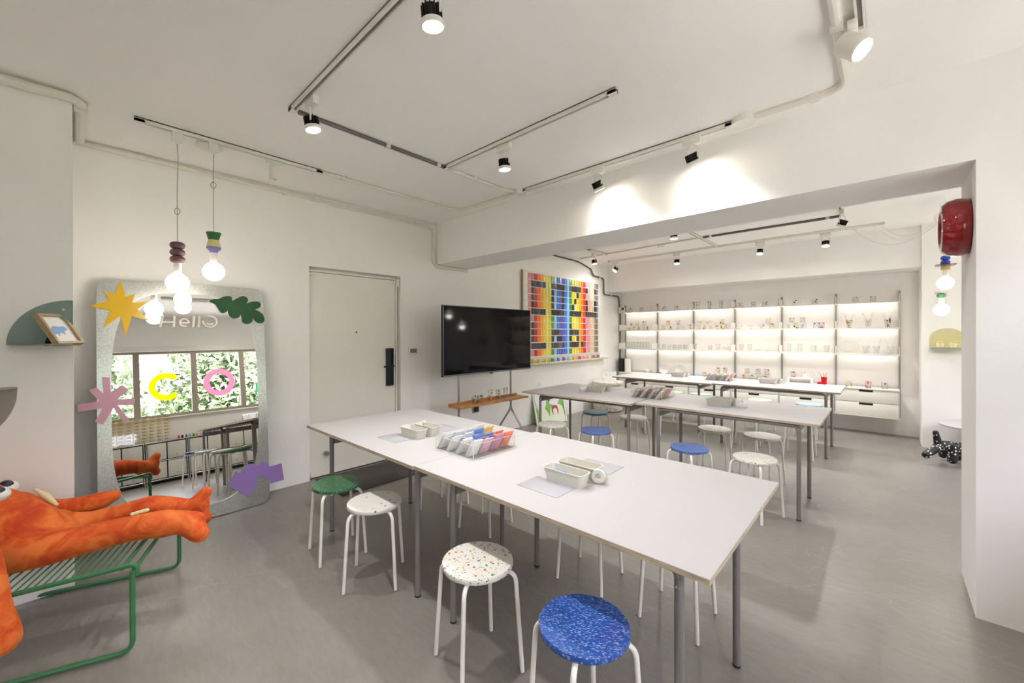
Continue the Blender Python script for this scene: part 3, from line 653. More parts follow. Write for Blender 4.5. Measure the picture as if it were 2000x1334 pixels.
legN = [(.46, .13, .45, .085), (.36, .14, .455, .080), (.22, .13, .465, .070), (.10, .12, .475, .066), (0, .12, .48, .066), (-.07, .12, .475, .072), (-.14, .12, .47, .060), (-.20, .10, .455, .050)]
toeN = [(-.16, .12, .46, .058), (-.225, .155, .405, .050)]
legF = [(.46, -.13, .45, .085), (.30, -.14, .445, .065), (.18, -.14, .465, .062), (.05, -.13, .485, .070), (-.05, -.12, .47, .062), (-.13, -.12, .445, .055), (-.18, -.11, .47, .050)]
toeF = [(-.15, -.11, .46, .050), (-.205, -.115, .535, .034)]; toeF2 = [(-.15, -.11, .45, .05), (-.20, -.10, .39, .040)]
armF = [(.56, -.22, .55, .06), (.47, -.27, .51, .050), (.38, -.28, .505, .052), (.30, -.28, .52, .050), (.25, -.28, .535, .036)]
armN = [(.58, .20, .60, .075), (.46, .36, .54, .070), (.40, .43, .44, .062), (.375, .44, .36, .052), (.365, .44, .29, .060), (.36, .44, .235, .066)]
tor = [(.395, 0, .455, .108), (.44, 0, .478, .125), (.50, 0, .515, .138), (.58, 0, .57, .148), (.68, .0, .64, .15), (.80, .0, .70, .155), (.88, .0, .74, .15)]
hips = [(.42, -.10, .47, .09), (.42, .10, .47, .09)]; shl = [(.60, -.20, .57, .08), (.60, .20, .58, .09)]
obj_b = blob('plush_body', [legN, toeN, legF, toeF, toeF2, armF, armN, tor, hips, shl], PLU, pt)
CRM = mat('cream_felt', '#ddd3a4', .9)
def flat_blob(name, pts, r, m, lab): blob(name, [[(*p, r if not isinstance(r, list) else r[i]) for i, p in enumerate(pts)]], m, pt, .005, 4, lab)
flat_blob('chest_patch', [(.50, -.13, .665), (.465, -.14, .620), (.425, -.13, .575)], [.009, .02, .011], CRM, 'cream felt fin at the chest')
flat_blob('knee_patch', [(.055, .11, .545), (.0, .105, .553)], .012, CRM, 'cream felt patch on the leg')
EYW = mat('eye_white', '#e8e6e2', .7); EYB = mat('eye_navy', '#1d2338', .5)
def eye(px, py, d, r, lab):
    c = atD(px, py, d); e = obj('eye', MB().ball(c, r*1.2, r, r*.8), EYW, pt, label=lab)
    obj('pupil', MB().ball(c+(CP-c).normalized()*r*.45+Vector((0, 0, r*.25)), r*.62), EYB, e)
eye(12, 953, 1.97, .042, 'white plush eye with navy pupil'); eye(-6, 966, 1.74, .040, 'white plush eye with navy pupil')

# ================================================================== TV
tv = thing('television', 'large flat black television on a slim steel stand', 'television', (-3.6, 3.52, .75))
TX = -3.6; a_ = atX(865, 595, TX); b_ = atX(1036, 720, TX); y0, y1, z1, z0 = a_.y, b_.y, a_.z, b_.z
SCR = mat('tv_screen', '#050506', .06); bsdf(SCR).inputs['Specular IOR Level'].default_value = .18
obj('screen_panel', MB().box(TX-.035, TX-.002, y0, y1, z0, z1, .003), BLACK, tv)
obj('screen', MB().box(TX-.003, TX, y0+.008, y1-.008, z0+.018, z1-.008), SCR, tv)
obj('bezel', MB().ringplate([(TX, y0, z0), (TX, y1, z0), (TX, y1, z1), (TX, y0, z1)], [(TX, y0+.008, z0+.018), (TX, y1-.008, z0+.018), (TX, y1-.008, z1-.008), (TX, y0+.008, z1-.008)], (.002, 0, 0)), mat('tv_bezel', '#6b6c70', .3, .7), tv)
obj('sensor_badge', MB().box(TX-.01, TX+.003, (y0+y1)/2-.025, (y0+y1)/2+.025, z0-.012, z0+.002), BLACK, tv)
obj('rear_housing', MB().box(TX-.06, TX-.035, y0+.4, y1-.4, z0+.05, z1-.3, .01), BLACK, tv)
st = thing('tv_stand', 'brushed steel television stand with splayed legs and oak tray shelf', 'stand', (-3.68, 3.52, 0))
SX = TX-.05
pa = atX(896, 790, SX).y; pb = atX(997.5, 770, SX).y; zt_ = .56
zj = .46
for k, py in enumerate((pa, pb)):
    obj('post', MB().cyl((SX, py, zj), (SX, py, 1.5), .0135), STEEL, st)
    for s in (-1, 1):
        obj('leg', MB().tube(fillet([(SX, py, zj+.06), (SX, py+s*.012, zj), (SX+s*.23, py+s*.03+ .0, .14), (SX+s*.23, py+s*.03, .0)], .03), .012), STEEL, st)
OAKT = wood('honey_oak', '#b98044', '#9f6a35', (12, 1, 12), .4)
tz = .50
zs_ = atX(944, 785, SX+.10).z
obj('tray_shelf', MB().box(SX-.02, SX+.20, pa-.14, pb+.13, zs_-.02, zs_, .002).box(SX-.02, SX-.008, pa-.14, pb+.13, zs_, zs_+.022, .002), OAKT, st)
# printed drinking glasses
PALN = ['red', 'yellow', 'blue', 'orange', 'green', 'black', 'pink', 'light blue']
PAL = ['#d8342c', '#f0b81e', '#2f6fc4', '#f0762a', '#3d8f4a', '#1d1d1d', '#e79bb0', '#7fb3e6']
def printed(name, cols, scale=45, p=.4, size=.42):
    m = speckle(name, '#ffffff', cols, scale, p, size, .3)
    nt = m.node_tree; b = bsdf(m)
    # printed colours opaque on clear glass
    mask = None
    for n in nt.nodes:
        if n.type == 'MATH' and n.operation == 'MULTIPLY' and n.inputs[0].is_linked and n.inputs[1].is_linked: mask = n
    out = [n for n in nt.nodes if n.type == 'OUTPUT_MATERIAL'][0]
    t = nt.nodes.new('ShaderNodeBsdfTransparent'); t.inputs[0].default_value = lin('#fbfcfb'); g = nt.nodes.new('ShaderNodeBsdfGlossy'); g.inputs['Roughness'].default_value = .04
    lw = nt.nodes.new('ShaderNodeLayerWeight'); lw.inputs[0].default_value = .25; mu = nt.nodes.new('ShaderNodeMath'); mu.operation = 'MULTIPLY_ADD'; mu.inputs[1].default_value = .35; mu.inputs[2].default_value = .02
    mx = nt.nodes.new('ShaderNodeMixShader'); nt.links.new(lw.outputs['Facing'], mu.inputs[0]); nt.links.new(mu.outputs[0], mx.inputs[0]); nt.links.new(t.outputs[0], mx.inputs[1]); nt.links.new(g.outputs[0], mx.inputs[2])
    mx2 = nt.nodes.new('ShaderNodeMixShader'); nt.links.new(mask.outputs[0], mx2.inputs[0]); nt.links.new(mx.outputs[0], mx2.inputs[1]); nt.links.new(b.outputs[0], mx2.inputs[2]); nt.links.new(mx2.outputs[0], out.inputs[0])
    return m
PR = {
 'mix': printed('print_mixed', PAL), 'dark': printed('print_dark', ['#1d1d1d', '#4a3b33', '#c9493a'], 38, .35), 'warm': printed('print_warm', ['#f0b81e', '#f0762a', '#d8342c', '#f6d23a'], 40, .5),
 'yellow': printed('print_yellow', ['#f4c000', '#f6d23a', '#1d1d1d'], 34, .6), 'blue': printed('print_blue', ['#6fa8e0', '#2f6fc4', '#f2c12e'], 40, .4), 'red': printed('print_red', ['#d8342c', '#e8533a', '#8fbbe6'], 36, .5),
 'pastel': printed('print_pastel', ['#e79bb0', '#a9c8ea', '#f3d98a', '#a8d4a0'], 42, .45), 'face': printed('print_face', ['#2a2a2a'], 60, .12, .3), 'clear': CLEAR, 'green': printed('print_green', ['#3d8f4a', '#1d1d1d', '#f0b81e', '#d8342c'], 40, .42)}
def vessel(m, x, y, z, kind):
    if kind == 'tumbler': r, h = .036, .088; m.lathe([(0, 0), (r*.92, 0), (r, .006), (r, h), (r-.003, h), (r-.003, .012), (0, .012)], (x, y, z), n=20)
    elif kind == 'tall': r, h = .030, .135; m.lathe([(0, 0), (r*.92, 0), (r, .006), (r*1.03, h), (r-.002, h), (r-.003, .014), (0, .014)], (x, y, z), n=20)
    elif kind == 'shot': r, h = .024, .062; m.lathe([(0, 0), (r*.9, 0), (r, h), (r-.003, h), (r-.004, .010), (0, .010)], (x, y, z), n=18)
    elif kind == 'flared': r, h = .030, .115; m.lathe([(0, 0), (r*.8, 0), (r*.85, .01), (r*1.35, h), (r*1.28, h), (r*.75, .014), (0, .014)], (x, y, z), n=20)
    elif kind == 'mug': r, h = .040, .082; m.lathe([(0, 0), (r*.95, 0), (r, .006), (r, h), (r-.003, h), (r-.003, .010), (0, .010)], (x, y, z), n=20); m.tube([(x+r*.98+.030*math.sin(a), y, z+h*.5+.027*math.cos(a)) for a in [PI*k/10 for k in range(11)]], .0045, 6)
    elif kind == 'bowl': r = .055; m.lathe([(0, 0), (.020, 0), (.020, .004), (.006, .010), (.006, .024), (.030, .034), (r, .062), (r-.003, .062), (.028, .038), (0, .030)], (x, y, z), n=22)
    elif kind == 'box': m.box(x-.035, x+.035, y-.03, y+.03, z, z+.055, .003)
for px, py, kd, pr, lab in [(927, 784, 'tumbler', 'green', 'small printed glass at the left end of the TV tray shelf'), (938, 782, 'tumbler', 'dark', 'small printed glass with dark figures, second on the TV tray shelf'), (957.5, 777, 'tall', 'mix', 'tall printed glass, leftmost of three tall ones on the TV tray'), (973, 775, 'tall', 'mix', 'tall printed glass in the middle of three on the TV tray'), (987, 772, 'tall', 'blue', 'tall printed glass rightmost on the TV tray shelf')]:
    q = atX(px, py, SX+.10); m = MB(); vessel(m, q.x, q.y, zs_+.0005, kd); tag(obj('drinking_glass', m, PR[pr]), lab, 'glass', 'printed glasses on the TV tray shelf')

# ================================================================== COLOUR CHART
chx = XL+.03
cb = thing('colour_sample_board', 'white wall board hung with rows of coloured acrylic samples', 'sample board', (XL, 5.9, 1.0))
obj('board_panel', MB().box(XL+.005, chx, 4.745, 7.06, .99, 2.455, .002), mat('board_white', '#ebe8e2', .5), cb)
LDG = speckle('terrazzo_ledge', '#d8cdb8', ['#8a7a62', '#b3a48a', '#6c5d49'], 60, .6, .4)
obj('board_edge', MB().box(XL+.004, chx+.012, 4.735, 4.747, .98, 2.46), OAK, cb)
obj('board_ledge', MB().box(XL, XL+.12, 4.74, 7.23, .955, .985, .003), LDG, cb)
COLS = ['#e08a98', '#c59aa8', '#c8202a', '#f2701e', '#f3a01e', '#f0cc10', '#ecdd7e', '#d8cc18', '#3f8f4a', '#8fbfee', '#2f74d0', '#5a55b8', '#5f5abf', '#2f80de', '#8cc0f2', '#3f8f4a', '#f0dc10', '#f0e27a', '#f2d810', '#f7b01e', '#f7801e', '#d82028', '#d8a0aa', '#ec9aa4', '#f5c896', '#ddd2b8', '#b0806a', '#7a8088']
BLK = {2: '2-6,9-13,16-20,23,27', 3: '2,9,13,19', 4: '2,9,13,18,23,27', 5: '2,9,13,17,23,27', 6: '2-6,9-13,16-20,23-27', 8: '2,16', 9: '2,9-11,16-19', 10: '2,9,11,12,16,19', 11: '2-6,9-11,13,16-19,21'}
def rng(s):
    o = set()
    for q in s.split(','):
        a = q.split('-'); o |= set(range(int(a[0]), int(a[-1])+1))
    return o
cm = [mat(f'sample_{i}', c, .3) for i, c in enumerate(COLS)]; kb = mat('sample_black', '#35332f', .3); wm = mat('sample_frosted', '#f2f0ec', .3)
dy = (7.03-4.83)/29; dz = (2.375-1.145)/11
base = {}
cnt = 0; rest = {}
rnd = random.Random(3)
for r in range(12):
    for c in range(1, 29):
        m = kb if (r+1) in BLK and c in rng(BLK[r+1]) else cm[c-1]
        y = 4.83+c*dy; z = 2.375-r*dz
        loc = Vector((chx+.006, y, z))
        if y < 5.02 and z < 1.95 or (c == 28 and r > -1) or (c == 27 and r > 3):
            rest.setdefault(m.name, (m, []))[1].append(loc); continue
        if m.name not in base:
            o = obj('sample_card', MB().box(-.0015, .0015, -.033, .033, -.050, .046), m, cb, world=False); base[m.name] = o
        else:
            o = base[m.name].copy(); col.objects.link(o)
        o.location = loc-cb.location; o.rotation_euler = (rnd.uniform(-.02, .02), rnd.uniform(-.03, .03), rnd.uniform(-.12, .12)); cnt += 1
for nm, (m, locs) in rest.items():
    mb = MB()
    for l in locs: mb.box(l.x-.0015, l.x+.0015, l.y-.033, l.y+.033, l.z-.05, l.z+.046)
    obj('sample_cards', mb, m, cb, kind='stuff')
mb = MB()
for r in range(12):
    z = 2.375-r*dz+.048
    for c in (0, 29): y = 4.83+c*dy; mb.box(chx, chx+.003, y-.03, y+.03, z-.09, z-.002)
obj('frosted_cards', mb, wm, cb, kind='stuff')
mb = MB()
for r in range(13):
    z = 2.375-r*dz+.0535; mb.box(chx, chx+.012, 4.79, 7.05, z-.003, z+.003)
obj('peg_rails', mb, wm, cb)
cs = [5, 6, 7, 8, 10, 11, 13, 19, 20, 23, 24, 26, 27]
for k, ci in enumerate([17, 7, 5, 7, 8, 13, 11, 14, 19, 21, 23, 24, 26, 27]):
    y = 4.80+k*.165
    if y > 7.1: break
    mb = MB().box(XL+.06, XL+.075, y-.03, y+.0, .985, 1.045, .002).box(XL+.06, XL+.075, y+.01, y+.035, .985, 1.035, .002)
    obj('sample_chip', mb, cm[ci], cb)
mb = MB()
for k in range(16): y = 4.80+k*.145; mb.box(XL+.045, XL+.055, y-.05, y+.05, .985, 1.06)
obj('chip_boxes', mb, ACRYL, cb, kind='stuff')

# ================================================================== TABLES
def make_table(x0, x1, y0, y1, zt, legs, ly, name_label, rz=0):
    cx, cy = (x0+x1)/2, (y0+y1)/2; t = thing('work_table', name_label, 'table', (cx, cy, 0), rz, 'white work tables in three rows')
    w2, d2 = (x1-x0)/2, (y1-y0)/2; th = .019
    top = obj('tabletop', MB().box(-w2, w2, -d2, d2, zt-.002, zt), LAM, t, world=False)
    e = obj('plywood_edge', MB().box(-w2, w2, -d2, d2, -th, -.0022), PLY, top, world=False); e.location = (0, 0, zt)
    zu = zt-th
    yy = [ly[0]-cy, ly[1]-cy]; xx = [l-cx for l in legs]
    for j, y in enumerate(yy):
        sg = 1
        obj('rail', MB().tube(fillet([(xx[0], y, zu-.10), (xx[0], y, zu-.017), (xx[1], y, zu-.017), (xx[1], y, zu-.10)], .06, 8), .0155, 14), GREY, t, world=False)
        for x in xx:
            lg = obj('leg', MB().cyl((x, y, .008), (x, y, zu-.09), .0155, 16), GREY, t, world=False)
            obj('foot_cap', MB().cyl((x, y, 0), (x, y, .009), .0165, 16), RUB, lg, world=False)
            s = -1 if j == 0 else 1
            obj('bolt', MB().lathe([(0, 0), (.007, 0), (.007, .003), (0, .004)], (x, y+s*.0150, zu-.075), 'Y', 10).lathe([(0, 0), (.007, 0), (.007, .003), (0, .004)], (x, y+s*.0150, zu-.040), 'Y', 10), CHROME, lg, world=False)
    for k, x in enumerate(xx):
        s = .014 if k == 0 else -.014
        obj('crossbar', MB().box(x+s-.004, x+s+.004, yy[0]+.01, yy[1]-.01, zu-.085, zu-.035, .0015), GREY, t, world=False)
    return t
TA = .75
make_table(-3.285, -1.8405, 1.215, 2.200, TA, (-3.0, -1.9), (1.285, 1.955), 'front row white work table on the left, nearest the door')
make_table(-1.839, -.366, 1.222, 2.238, TA, (-1.598, -.476), (1.290, 1.955), 'front row white work table on the right, nearest the camera')
TBz = .765
make_table(-3.21, -1.848, 3.655, 4.715, TBz, (-3.0, -1.9), (3.735, 4.385), 'middle row white work table on the left below the colour chart', math.radians(2.2))
make_table(-1.818, -.357, 3.775, 4.695, TBz, (-1.60, -.49), (3.80, 4.385), 'middle row white work table on the right')
TCz = .775
make_table(-3.19, -1.722, 5.80, 6.72, TCz, (-3.0, -1.9), (5.885, 6.565), 'rear row white work table on the left beside the terrazzo drum')
make_table(-1.72, -.37, 5.86, 6.70, TCz, (-1.61, -.50), (5.885, 6.565), 'rear row white work table on the right before the drawers')

# ------------------------------------------------------------------ stools
def stool_proto():
    t = thing('stool', '', 'stool', (0, 0, 0))
    obj('seat', MB().lathe([(0, .438), (.153, .438), (.155, .441), (.155, .457), (.153, .460), (0, .460)], n=56), WHT, t, world=False)
    for k in range(4):
        a = k*PI/2; c, s = math.cos(a), math.sin(a)
        R = lambda r, z: (r*c, r*s, z)
        obj('leg', MB().tube(fillet([R(.03, .4275), R(.170, .4275), R(.200, .004)], .045, 8), .0095, 12), WHT, t, world=False)
    obj('seat_dowel', MB(), WHT, t, world=False)
    mb = MB()
    for k in range(4):
        a = k*PI/2+.09; mb.cyl((.118*math.cos(a+.15), .118*math.sin(a+.15), .420), (.118*math.cos(a+.15), .118*math.sin(a+.15), .438), .009, 8)
    o = child(t, 'seat_dowel'); mb.bm.to_mesh(o.data); mb.bm.free(); o.data.materials.clear(); o.data.materials.append(WPL)
    return t
SM = {
 'green': streaky('seat_green', ['#12472a', '#246636', '#1a5848', '#3f8240'], ['#d6d23a', '#8fd08a', '#2a62b0', '#bfe6c0'], .3),
 'blue': streaky('seat_blue', ['#0d2e64', '#174688', '#2556a0', '#3a4188', '#2468a8'], ['#bfe0f6', '#5b3aa0', '#3c2f90', '#e6f2fa'], .5),
 'blue2': streaky('seat_blue_b', ['#27417e', '#3a5c9c', '#4a6caa', '#454d92'], ['#8fb0e6', '#c8d4f0', '#5560b8'], 1.1),
 'bg': streaky('seat_blue_green', ['#1c5f74', '#2c7a5a', '#2458a0', '#4c9a68'], ['#7fc6ae', '#3a70c0', '#bfe0a0'], .9),
 'spark': speckle('seat_sparse_dots', '#dcd8d0', ['#3a6a4a', '#2a3a6a', '#b06a5a', '#6a6a6a', '#2e5a40'], 44, .10, .30, base2='#d8d4cb'),
 'terr': speckle('seat_terrazzo_colour', '#e0dcd2', ['#2e8a50', '#3a9a58', '#c8404a', '#e0b020', '#5aa070', '#c85a50', '#2a4a9a'], 62, .24, .34, base2='#dad6cc', layers=2),
 'terr2': speckle('seat_terrazzo_fine', '#dedad0', ['#5a6a58', '#8a5a50', '#a09a90', '#5a5a56', '#b8a060'], 85, .22, .36, layers=2),
 'white': speckle('seat_white', '#e2dfd8', ['#c8c4ba', '#b8b4aa', '#d0b8a8'], 70, .3, .4),
 'pg': streaky('seat_pale_green', ['#9cc0a0', '#b0d0b0', '#8cb494'], ['#cfe6d0', '#88b0c8'], .2),
 'pb': streaky('seat_green_to_blue', ['#9cc0a0', '#90b8c8', '#8ca8d8'], ['#cfe6d0', '#88a0d8'], .2)}
SP = stool_proto(); first = True
G = 'round stools with white tubular legs'
for x, y, ang, k, lab in [
 (-2.695, 1.19, 36, 'green', 'stool with mottled green seat, leftmost in the front row'),
 (-2.235, 1.21, 5, 'spark', 'stool with off white sparsely dotted seat beside the green one'),
 (-1.317, 1.20, 29, 'terr', 'stool with white terrazzo seat of red, green and yellow chips'),
 (-.759, 1.181, 22, 'blue', 'stool with streaky bright blue seat nearest the camera'),
 (-2.715, 2.10, 60, 'white', 'stool behind the front table, farthest left, only legs in view'),
 (-2.225, 2.11, 55, 'spark', 'stool behind the front table, second from the left, legs in view'),
 (-1.30, 2.09, 50, 'bg', 'stool behind the front table, second from the right, legs in view'),
 (-.785, 2.10, 46, 'white', 'stool behind the front table at its right end, legs in view'),
 (-2.705, 3.585, 30, 'terr2', 'fine speckled white stool in front of the green painting'),
 (-2.196, 3.655, 20, 'blue2', 'blue seated stool at left before the middle table'),
 (-1.256, 3.637, 25, 'blue2', 'blue seated stool at right before the middle table'),
 (-.766, 3.687, 25, 'terr2', 'speckled white stool at the right corner before the middle table'),
 (-2.707, 4.493, 15, 'bg', 'stool with blue green seat behind the middle table, far left'),
 (-2.205, 4.517, 40, 'white', 'plain white stool behind the middle table, second from the left'),
 (-1.314, 4.543, 50, 'terr2', 'speckled white stool behind the middle table, second from the right'),
 (-.88, 4.531, 30, 'terr2', 'speckled white stool behind the middle table at its right end'),
 (-2.65, 5.77, 30, 'white', 'white stool tucked before the rear table, farthest left'),
 (-2.28, 5.79, 75, 'white', 'white stool tucked before the rear table, second from the left'),
 (-1.30, 5.79, 50, 'white', 'white stool tucked before the rear table, second from the right'),
 (-.74, 5.79, 45, 'white', 'white stool tucked before the rear table at its right end'),
 (-2.65, 6.92, 20, 'pg', 'pale green seated stool behind the rear table, farthest left'),
 (-2.222, 6.98, 30, 'pg', 'pale green seated stool behind the rear table, second from the left'),
 (-1.373, 6.93, 30, 'pg', 'pale green seated stool behind the rear table, second from the right'),
 (-.779, 6.98, 30, 'pb', 'green to blue seated stool behind the rear table at its right end')]:
    if first: s = SP; s.location = (x, y, 0); s.rotation_euler = (0, 0, math.radians(ang)); s['label'] = lab; s['group'] = G; first = False
    else: s = dup(SP, (x, y, 0), math.radians(ang), lab, G)
    setmat(child(s, 'seat'), SM[k])

# ------------------------------------------------------------------ things on the tables
BIN = mat('beige_enamel', '#c8c4ba', .35)
def bin_at(x, y, z, rz, lab, L_=.225, W_=.095, H_=.062):
    t = thing('tray_bin', lab, 'tray', (x, y, z), rz, 'beige tray bins on the work tables')
    def rr(l, w, zz): 
        o = []; r = min(.022, w/2*.6)
        for cx, cy, a0 in ((l/2-r, w/2-r, 0), (-l/2+r, w/2-r, 90), (-l/2+r, -w/2+r, 180), (l/2-r, -w/2+r, 270)):
            for k in range(6): a = math.radians(a0+k*18); o.append(Vector((cx+r*math.cos(a), cy+r*math.sin(a), zz)))
        return o
    m = MB(); bm = m.bm
    loops = [rr(L_*.86, W_*.80, .0), rr(L_*.97, W_*.95, H_-.004), rr(L_, W_, H_-.003), rr(L_, W_, H_), rr(L_-.010, W_-.010, H_), rr(L_*.84, W_*.77, .004)]
    vv = [[bm.verts.new(p) for p in l] for l in loops]
    for A, B in zip(vv, vv[1:]):
        for k in range(len(A)): bm.faces.new((A[k], A[(k+1) % 24], B[(k+1) % 24], B[k]))
    bm.faces.new(vv[0][::-1]); bm.faces.new(vv[-1])
    obj('bin_shell', m, BIN, t, world=False); return t
def cutmat(x, y, z, lab, rz=0):
    t = thing('cutting_mat', lab, 'cutting mat', (x, y, z), rz, 'grey gridded cutting mats on the work tables')
    obj('mat_sheet', MB().box(-.115, .115, -.078, .078, 0, .0022, .0008), MATM, t, world=False); return t
MATM = mat('translucent_mat_grey', '#bfbec0', .4)
tc = N(MATM, 'ShaderNodeTexCoord'); br = N(MATM, 'ShaderNodeTexBrick'); br.offset = 0; br.inputs['Color1'].default_value = lin('#a8a7aa'); br.inputs['Color2'].default_value = lin('#a8a7aa'); br.inputs['Mortar'].default_value = lin('#98979d')
br.inputs['Scale'].default_value = 1; br.inputs['Brick Width'].default_value = .0115; br.inputs['Row Height'].default_value = .0115; br.inputs['Mortar Size'].default_value = .0009
L(MATM, tc.outputs['Object'], br.inputs['Vector']); L(MATM, br.outputs[0], bsdf(MATM).inputs['Base Color'])
ZT = {1: TA, 2: TBz, 3: TCz}
TAPE = mat('frosted_tape', '#eceae4', .4, 0, Alpha=.9)
def tape(x, y, z, lab, rz=0, solid=False):
    t = thing('tape_dispenser', lab, 'tape dispenser', (x, y, z), rz, 'tape dispensers on the work tables')
    if solid:
        obj('dispenser_body', MB().box(-.05, .05, -.022, .022, 0, .045, .005), WPL, t, world=False)
        obj('tape_roll', MB().lathe([(.014, -.009), (.030, -.009), (.030, .009), (.014, .009), (.014, -.009)], (-.018, 0, .05), 'Y', 24), TAPE, t, world=False)
    else:
        obj('dispenser_body', MB().prism([(-.062, -.012, 0), (.035, -.012, 0), (.044, -.012, .03), (.03, -.012, .062), (0, -.012, .068), (-.03, -.012, .05), (-.062, -.012, .022)], (0, .003, 0)).prism([(-.062, .012, 0), (.035, .012, 0), (.044, .012, .03), (.03, .012, .062), (0, .012, .068), (-.03, .012, .05), (-.062, .012, .022)], (0, .003, 0)).box(-.062, .035, -.012, .014, 0, .003), ACRYL, t, world=False)
        obj('tape_roll', MB().lathe([(.015, -.009), (.031, -.009), (.031, .009), (.015, .009), (.015, -.009)], (.003, .001, .036), 'Y', 28), TAPE, t, world=False)
PAPER = [mat('card_'+n, c, .6) for n, c in [('white', '#e6e6e8'), ('grey', '#c9c7c8'), ('greyblue', '#b9c3d2'), ('blue', '#6f9bd6'), ('yellow', '#e9cf70'), ('olive', '#a9a350'), ('orange', '#ec8a4a'), ('coral', '#e88468'), ('pink', '#e6b4c4'), ('rose', '#cf8fae'), ('sand', '#ddd3c8'), ('greengrey', '#9fb0a4'), ('taupe', '#a8a29c')]]
PN = ['white', 'grey', 'greyblue', 'blue', 'yellow', 'olive', 'orange', 'coral', 'pink', 'rose', 'sand', 'greengrey', 'taupe']
def organizer(x0, y0, z, S, lab, grid, where, nx=4, ny=4, lean=.055, H_=.08):
    t = thing('acrylic_organizer', lab, 'organizer', (x0+S/2, y0+S/2, z), 0, 'clear acrylic card organizers')
    a = MB(); e = MB(); w_ = .0022
    for i in range(nx+1):
        X_ = x0+i*S/nx; a.box(X_-w_/2, X_+w_/2, y0, y0+S, z+.003, z+H_); e.box(X_-w_/2-.0004, X_+w_/2+.0004, y0, y0+S, z+H_, z+H_+.0012)
    for j in range(ny+1):
        Y_ = y0+j*S/ny; a.box(x0, x0+S, Y_-w_/2, Y_+w_/2, z+.003, z+H_-.001); e.box(x0, x0+S, Y_-w_/2-.0004, Y_+w_/2+.0004, z+H_-.0008, z+H_+.0008)
    a.box(x0, x0+S, y0, y0+S, z+.0004, z+.0028)
    for X_ in (x0, x0+S):
        for Y_ in (y0, y0+S): e.box(X_-.0016, X_+.0016, Y_-.0016, Y_+.0016, z, z+H_+.001)
    for Y_ in (y0, y0+S): e.box(x0, x0+S, Y_-.0014, Y_+.0014, z, z+.003)
    for X_ in (x0, x0+S): e.box(X_-.0014, X_+.0014, y0, y0+S, z, z+.003)
    obj('clear_walls', a, ACRYL, t); obj('polished_edges', e, ACEDGE, t)
    c = S/nx; row = {0: 'front row', 1: 'second row', 2: 'third row', 3: 'back row'}
    for j in range(ny):
        for i in range(nx):
            k = grid[j][i]
            if k is None: continue
            nm = PN[k]; hh = .085+random.uniform(-.006, .010)
            bx = x0+i*c+.006; st = thing('card_stack', f'leaning {nm} card stack, {row[j]}, compartment {["at the left", "left of centre", "right of centre", "at the right"][i]}, {where}', 'cards', (bx, y0+j*c+c/2, z+.003), 0, f'card stacks in the {where}')
            n = 6
            for q in range(n):
                o_ = q*.0042; m = MB(); yy0, yy1 = y0+j*c+.006+random.uniform(0, .003), y0+(j+1)*c-.006-random.uniform(0, .003)
                h2 = hh+random.uniform(-.004, .004)+.002*q
                m.prism([(bx+o_, yy0, z+.004), (bx+o_+.0026, yy0, z+.004), (bx+o_+.0026+lean, yy0, z+.004+h2), (bx+o_+lean, yy0, z+.004+h2)], (0, yy1-yy0, 0))
                obj('card', m, PAPER[k if q < 4 or k in (3, 4, 6, 7, 8, 9) else 0], st, smooth=False)
            if k in (3, 4, 5, 6, 7, 8, 9, 11):
                pass
z = TA
bin_at(-1.105, 1.572, z, 0, 'beige tray bin with blue cutter, right pair, nearer one')
bin_at(-1.110, 1.700, z, 0, 'empty beige tray bin, right pair on the front table, farther one')
bin_at(-2.375, 1.575, z, 0, 'beige tray bin, left pair on the front table, nearer one')
bin_at(-2.375, 1.690, z, 0, 'beige tray bin, left pair on the front table, farther one')
cutmat(-1.142, 1.468, z, 'grey gridded cutting mat before the right pair of bins on the front table'); cutmat(-1.120, 1.875, z, 'grey gridded cutting mat behind the right pair of bins on the front table')
cutmat(-2.428, 1.472, z, 'grey cutting mat before the left pair of bins on the front table'); cutmat(-2.425, 1.872, z, 'grey cutting mat behind the left pair of bins on the front table')
t_ = thing('cutter_knife', 'small blue cutter knife lying in the near right tray bin', 'knife', (-1.15, 1.58, z+.012))
obj('knife_handle', MB().tube([(-1.195, 1.59, z+.030), (-1.10, 1.56, z+.046)], [.008, .007], 8), mat('cutter_blue', '#2f8fd0', .4), t_)
obj('knife_blade', MB().prism([(-1.10, 1.556, z+.046), (-1.10, 1.564, z+.046), (-1.065, 1.549, z+.052)], (0, 0, .001)), STEEL, t_)
tape(-.985, 1.655, z, 'clear tape dispenser right of the bins on the front table', .35); tape(-2.48, 1.725, z, 'clear tape dispenser behind the left bins on the front table', .5)
WH, GY, GB, BL, YE, OL, OR, CO, PK, RO, SA, GG, TP = range(13)
organizer(-2.025, 1.50, z, .345, 'clear acrylic organizer full of paper cards on the front table', [[GY, WH, WH, WH], [TP, GB, BL, PK], [SA, BL, BL, RO], [WH, YE, OR, CO]], 'front table organizer')
for (zz, x0, y0, nm, gr) in [(TBz, -2.02, 4.08, 'middle table organizer', [[GG, SA, TP, WH], [GY, CO, GB, YE], [WH, SA, BL, RO], [WH, PK, YE, PK]]), (TCz, -1.93, 6.22, 'rear table organizer', [[GG, GY, TP, SA], [WH, YE, GB, CO], [SA, WH, TP, PK], [GY, WH, SA, WH]])]:
    organizer(x0, y0, zz, .335, f'clear acrylic organizer full of paper cards, {nm.split(" organizer")[0]}', gr, nm)
z = TBz
bin_at(-2.52, 4.205, z, 0, 'beige tray bin, left end of the middle table, nearer one'); bin_at(-2.50, 4.325, z, 0, 'beige tray bin, left end of the middle table, farther one')
cutmat(-2.50, 4.02, z, 'grey cutting mat before the bins at the left of the middle table'); cutmat(-2.50, 4.53, z, 'grey cutting mat behind the bins at the left of the middle table')
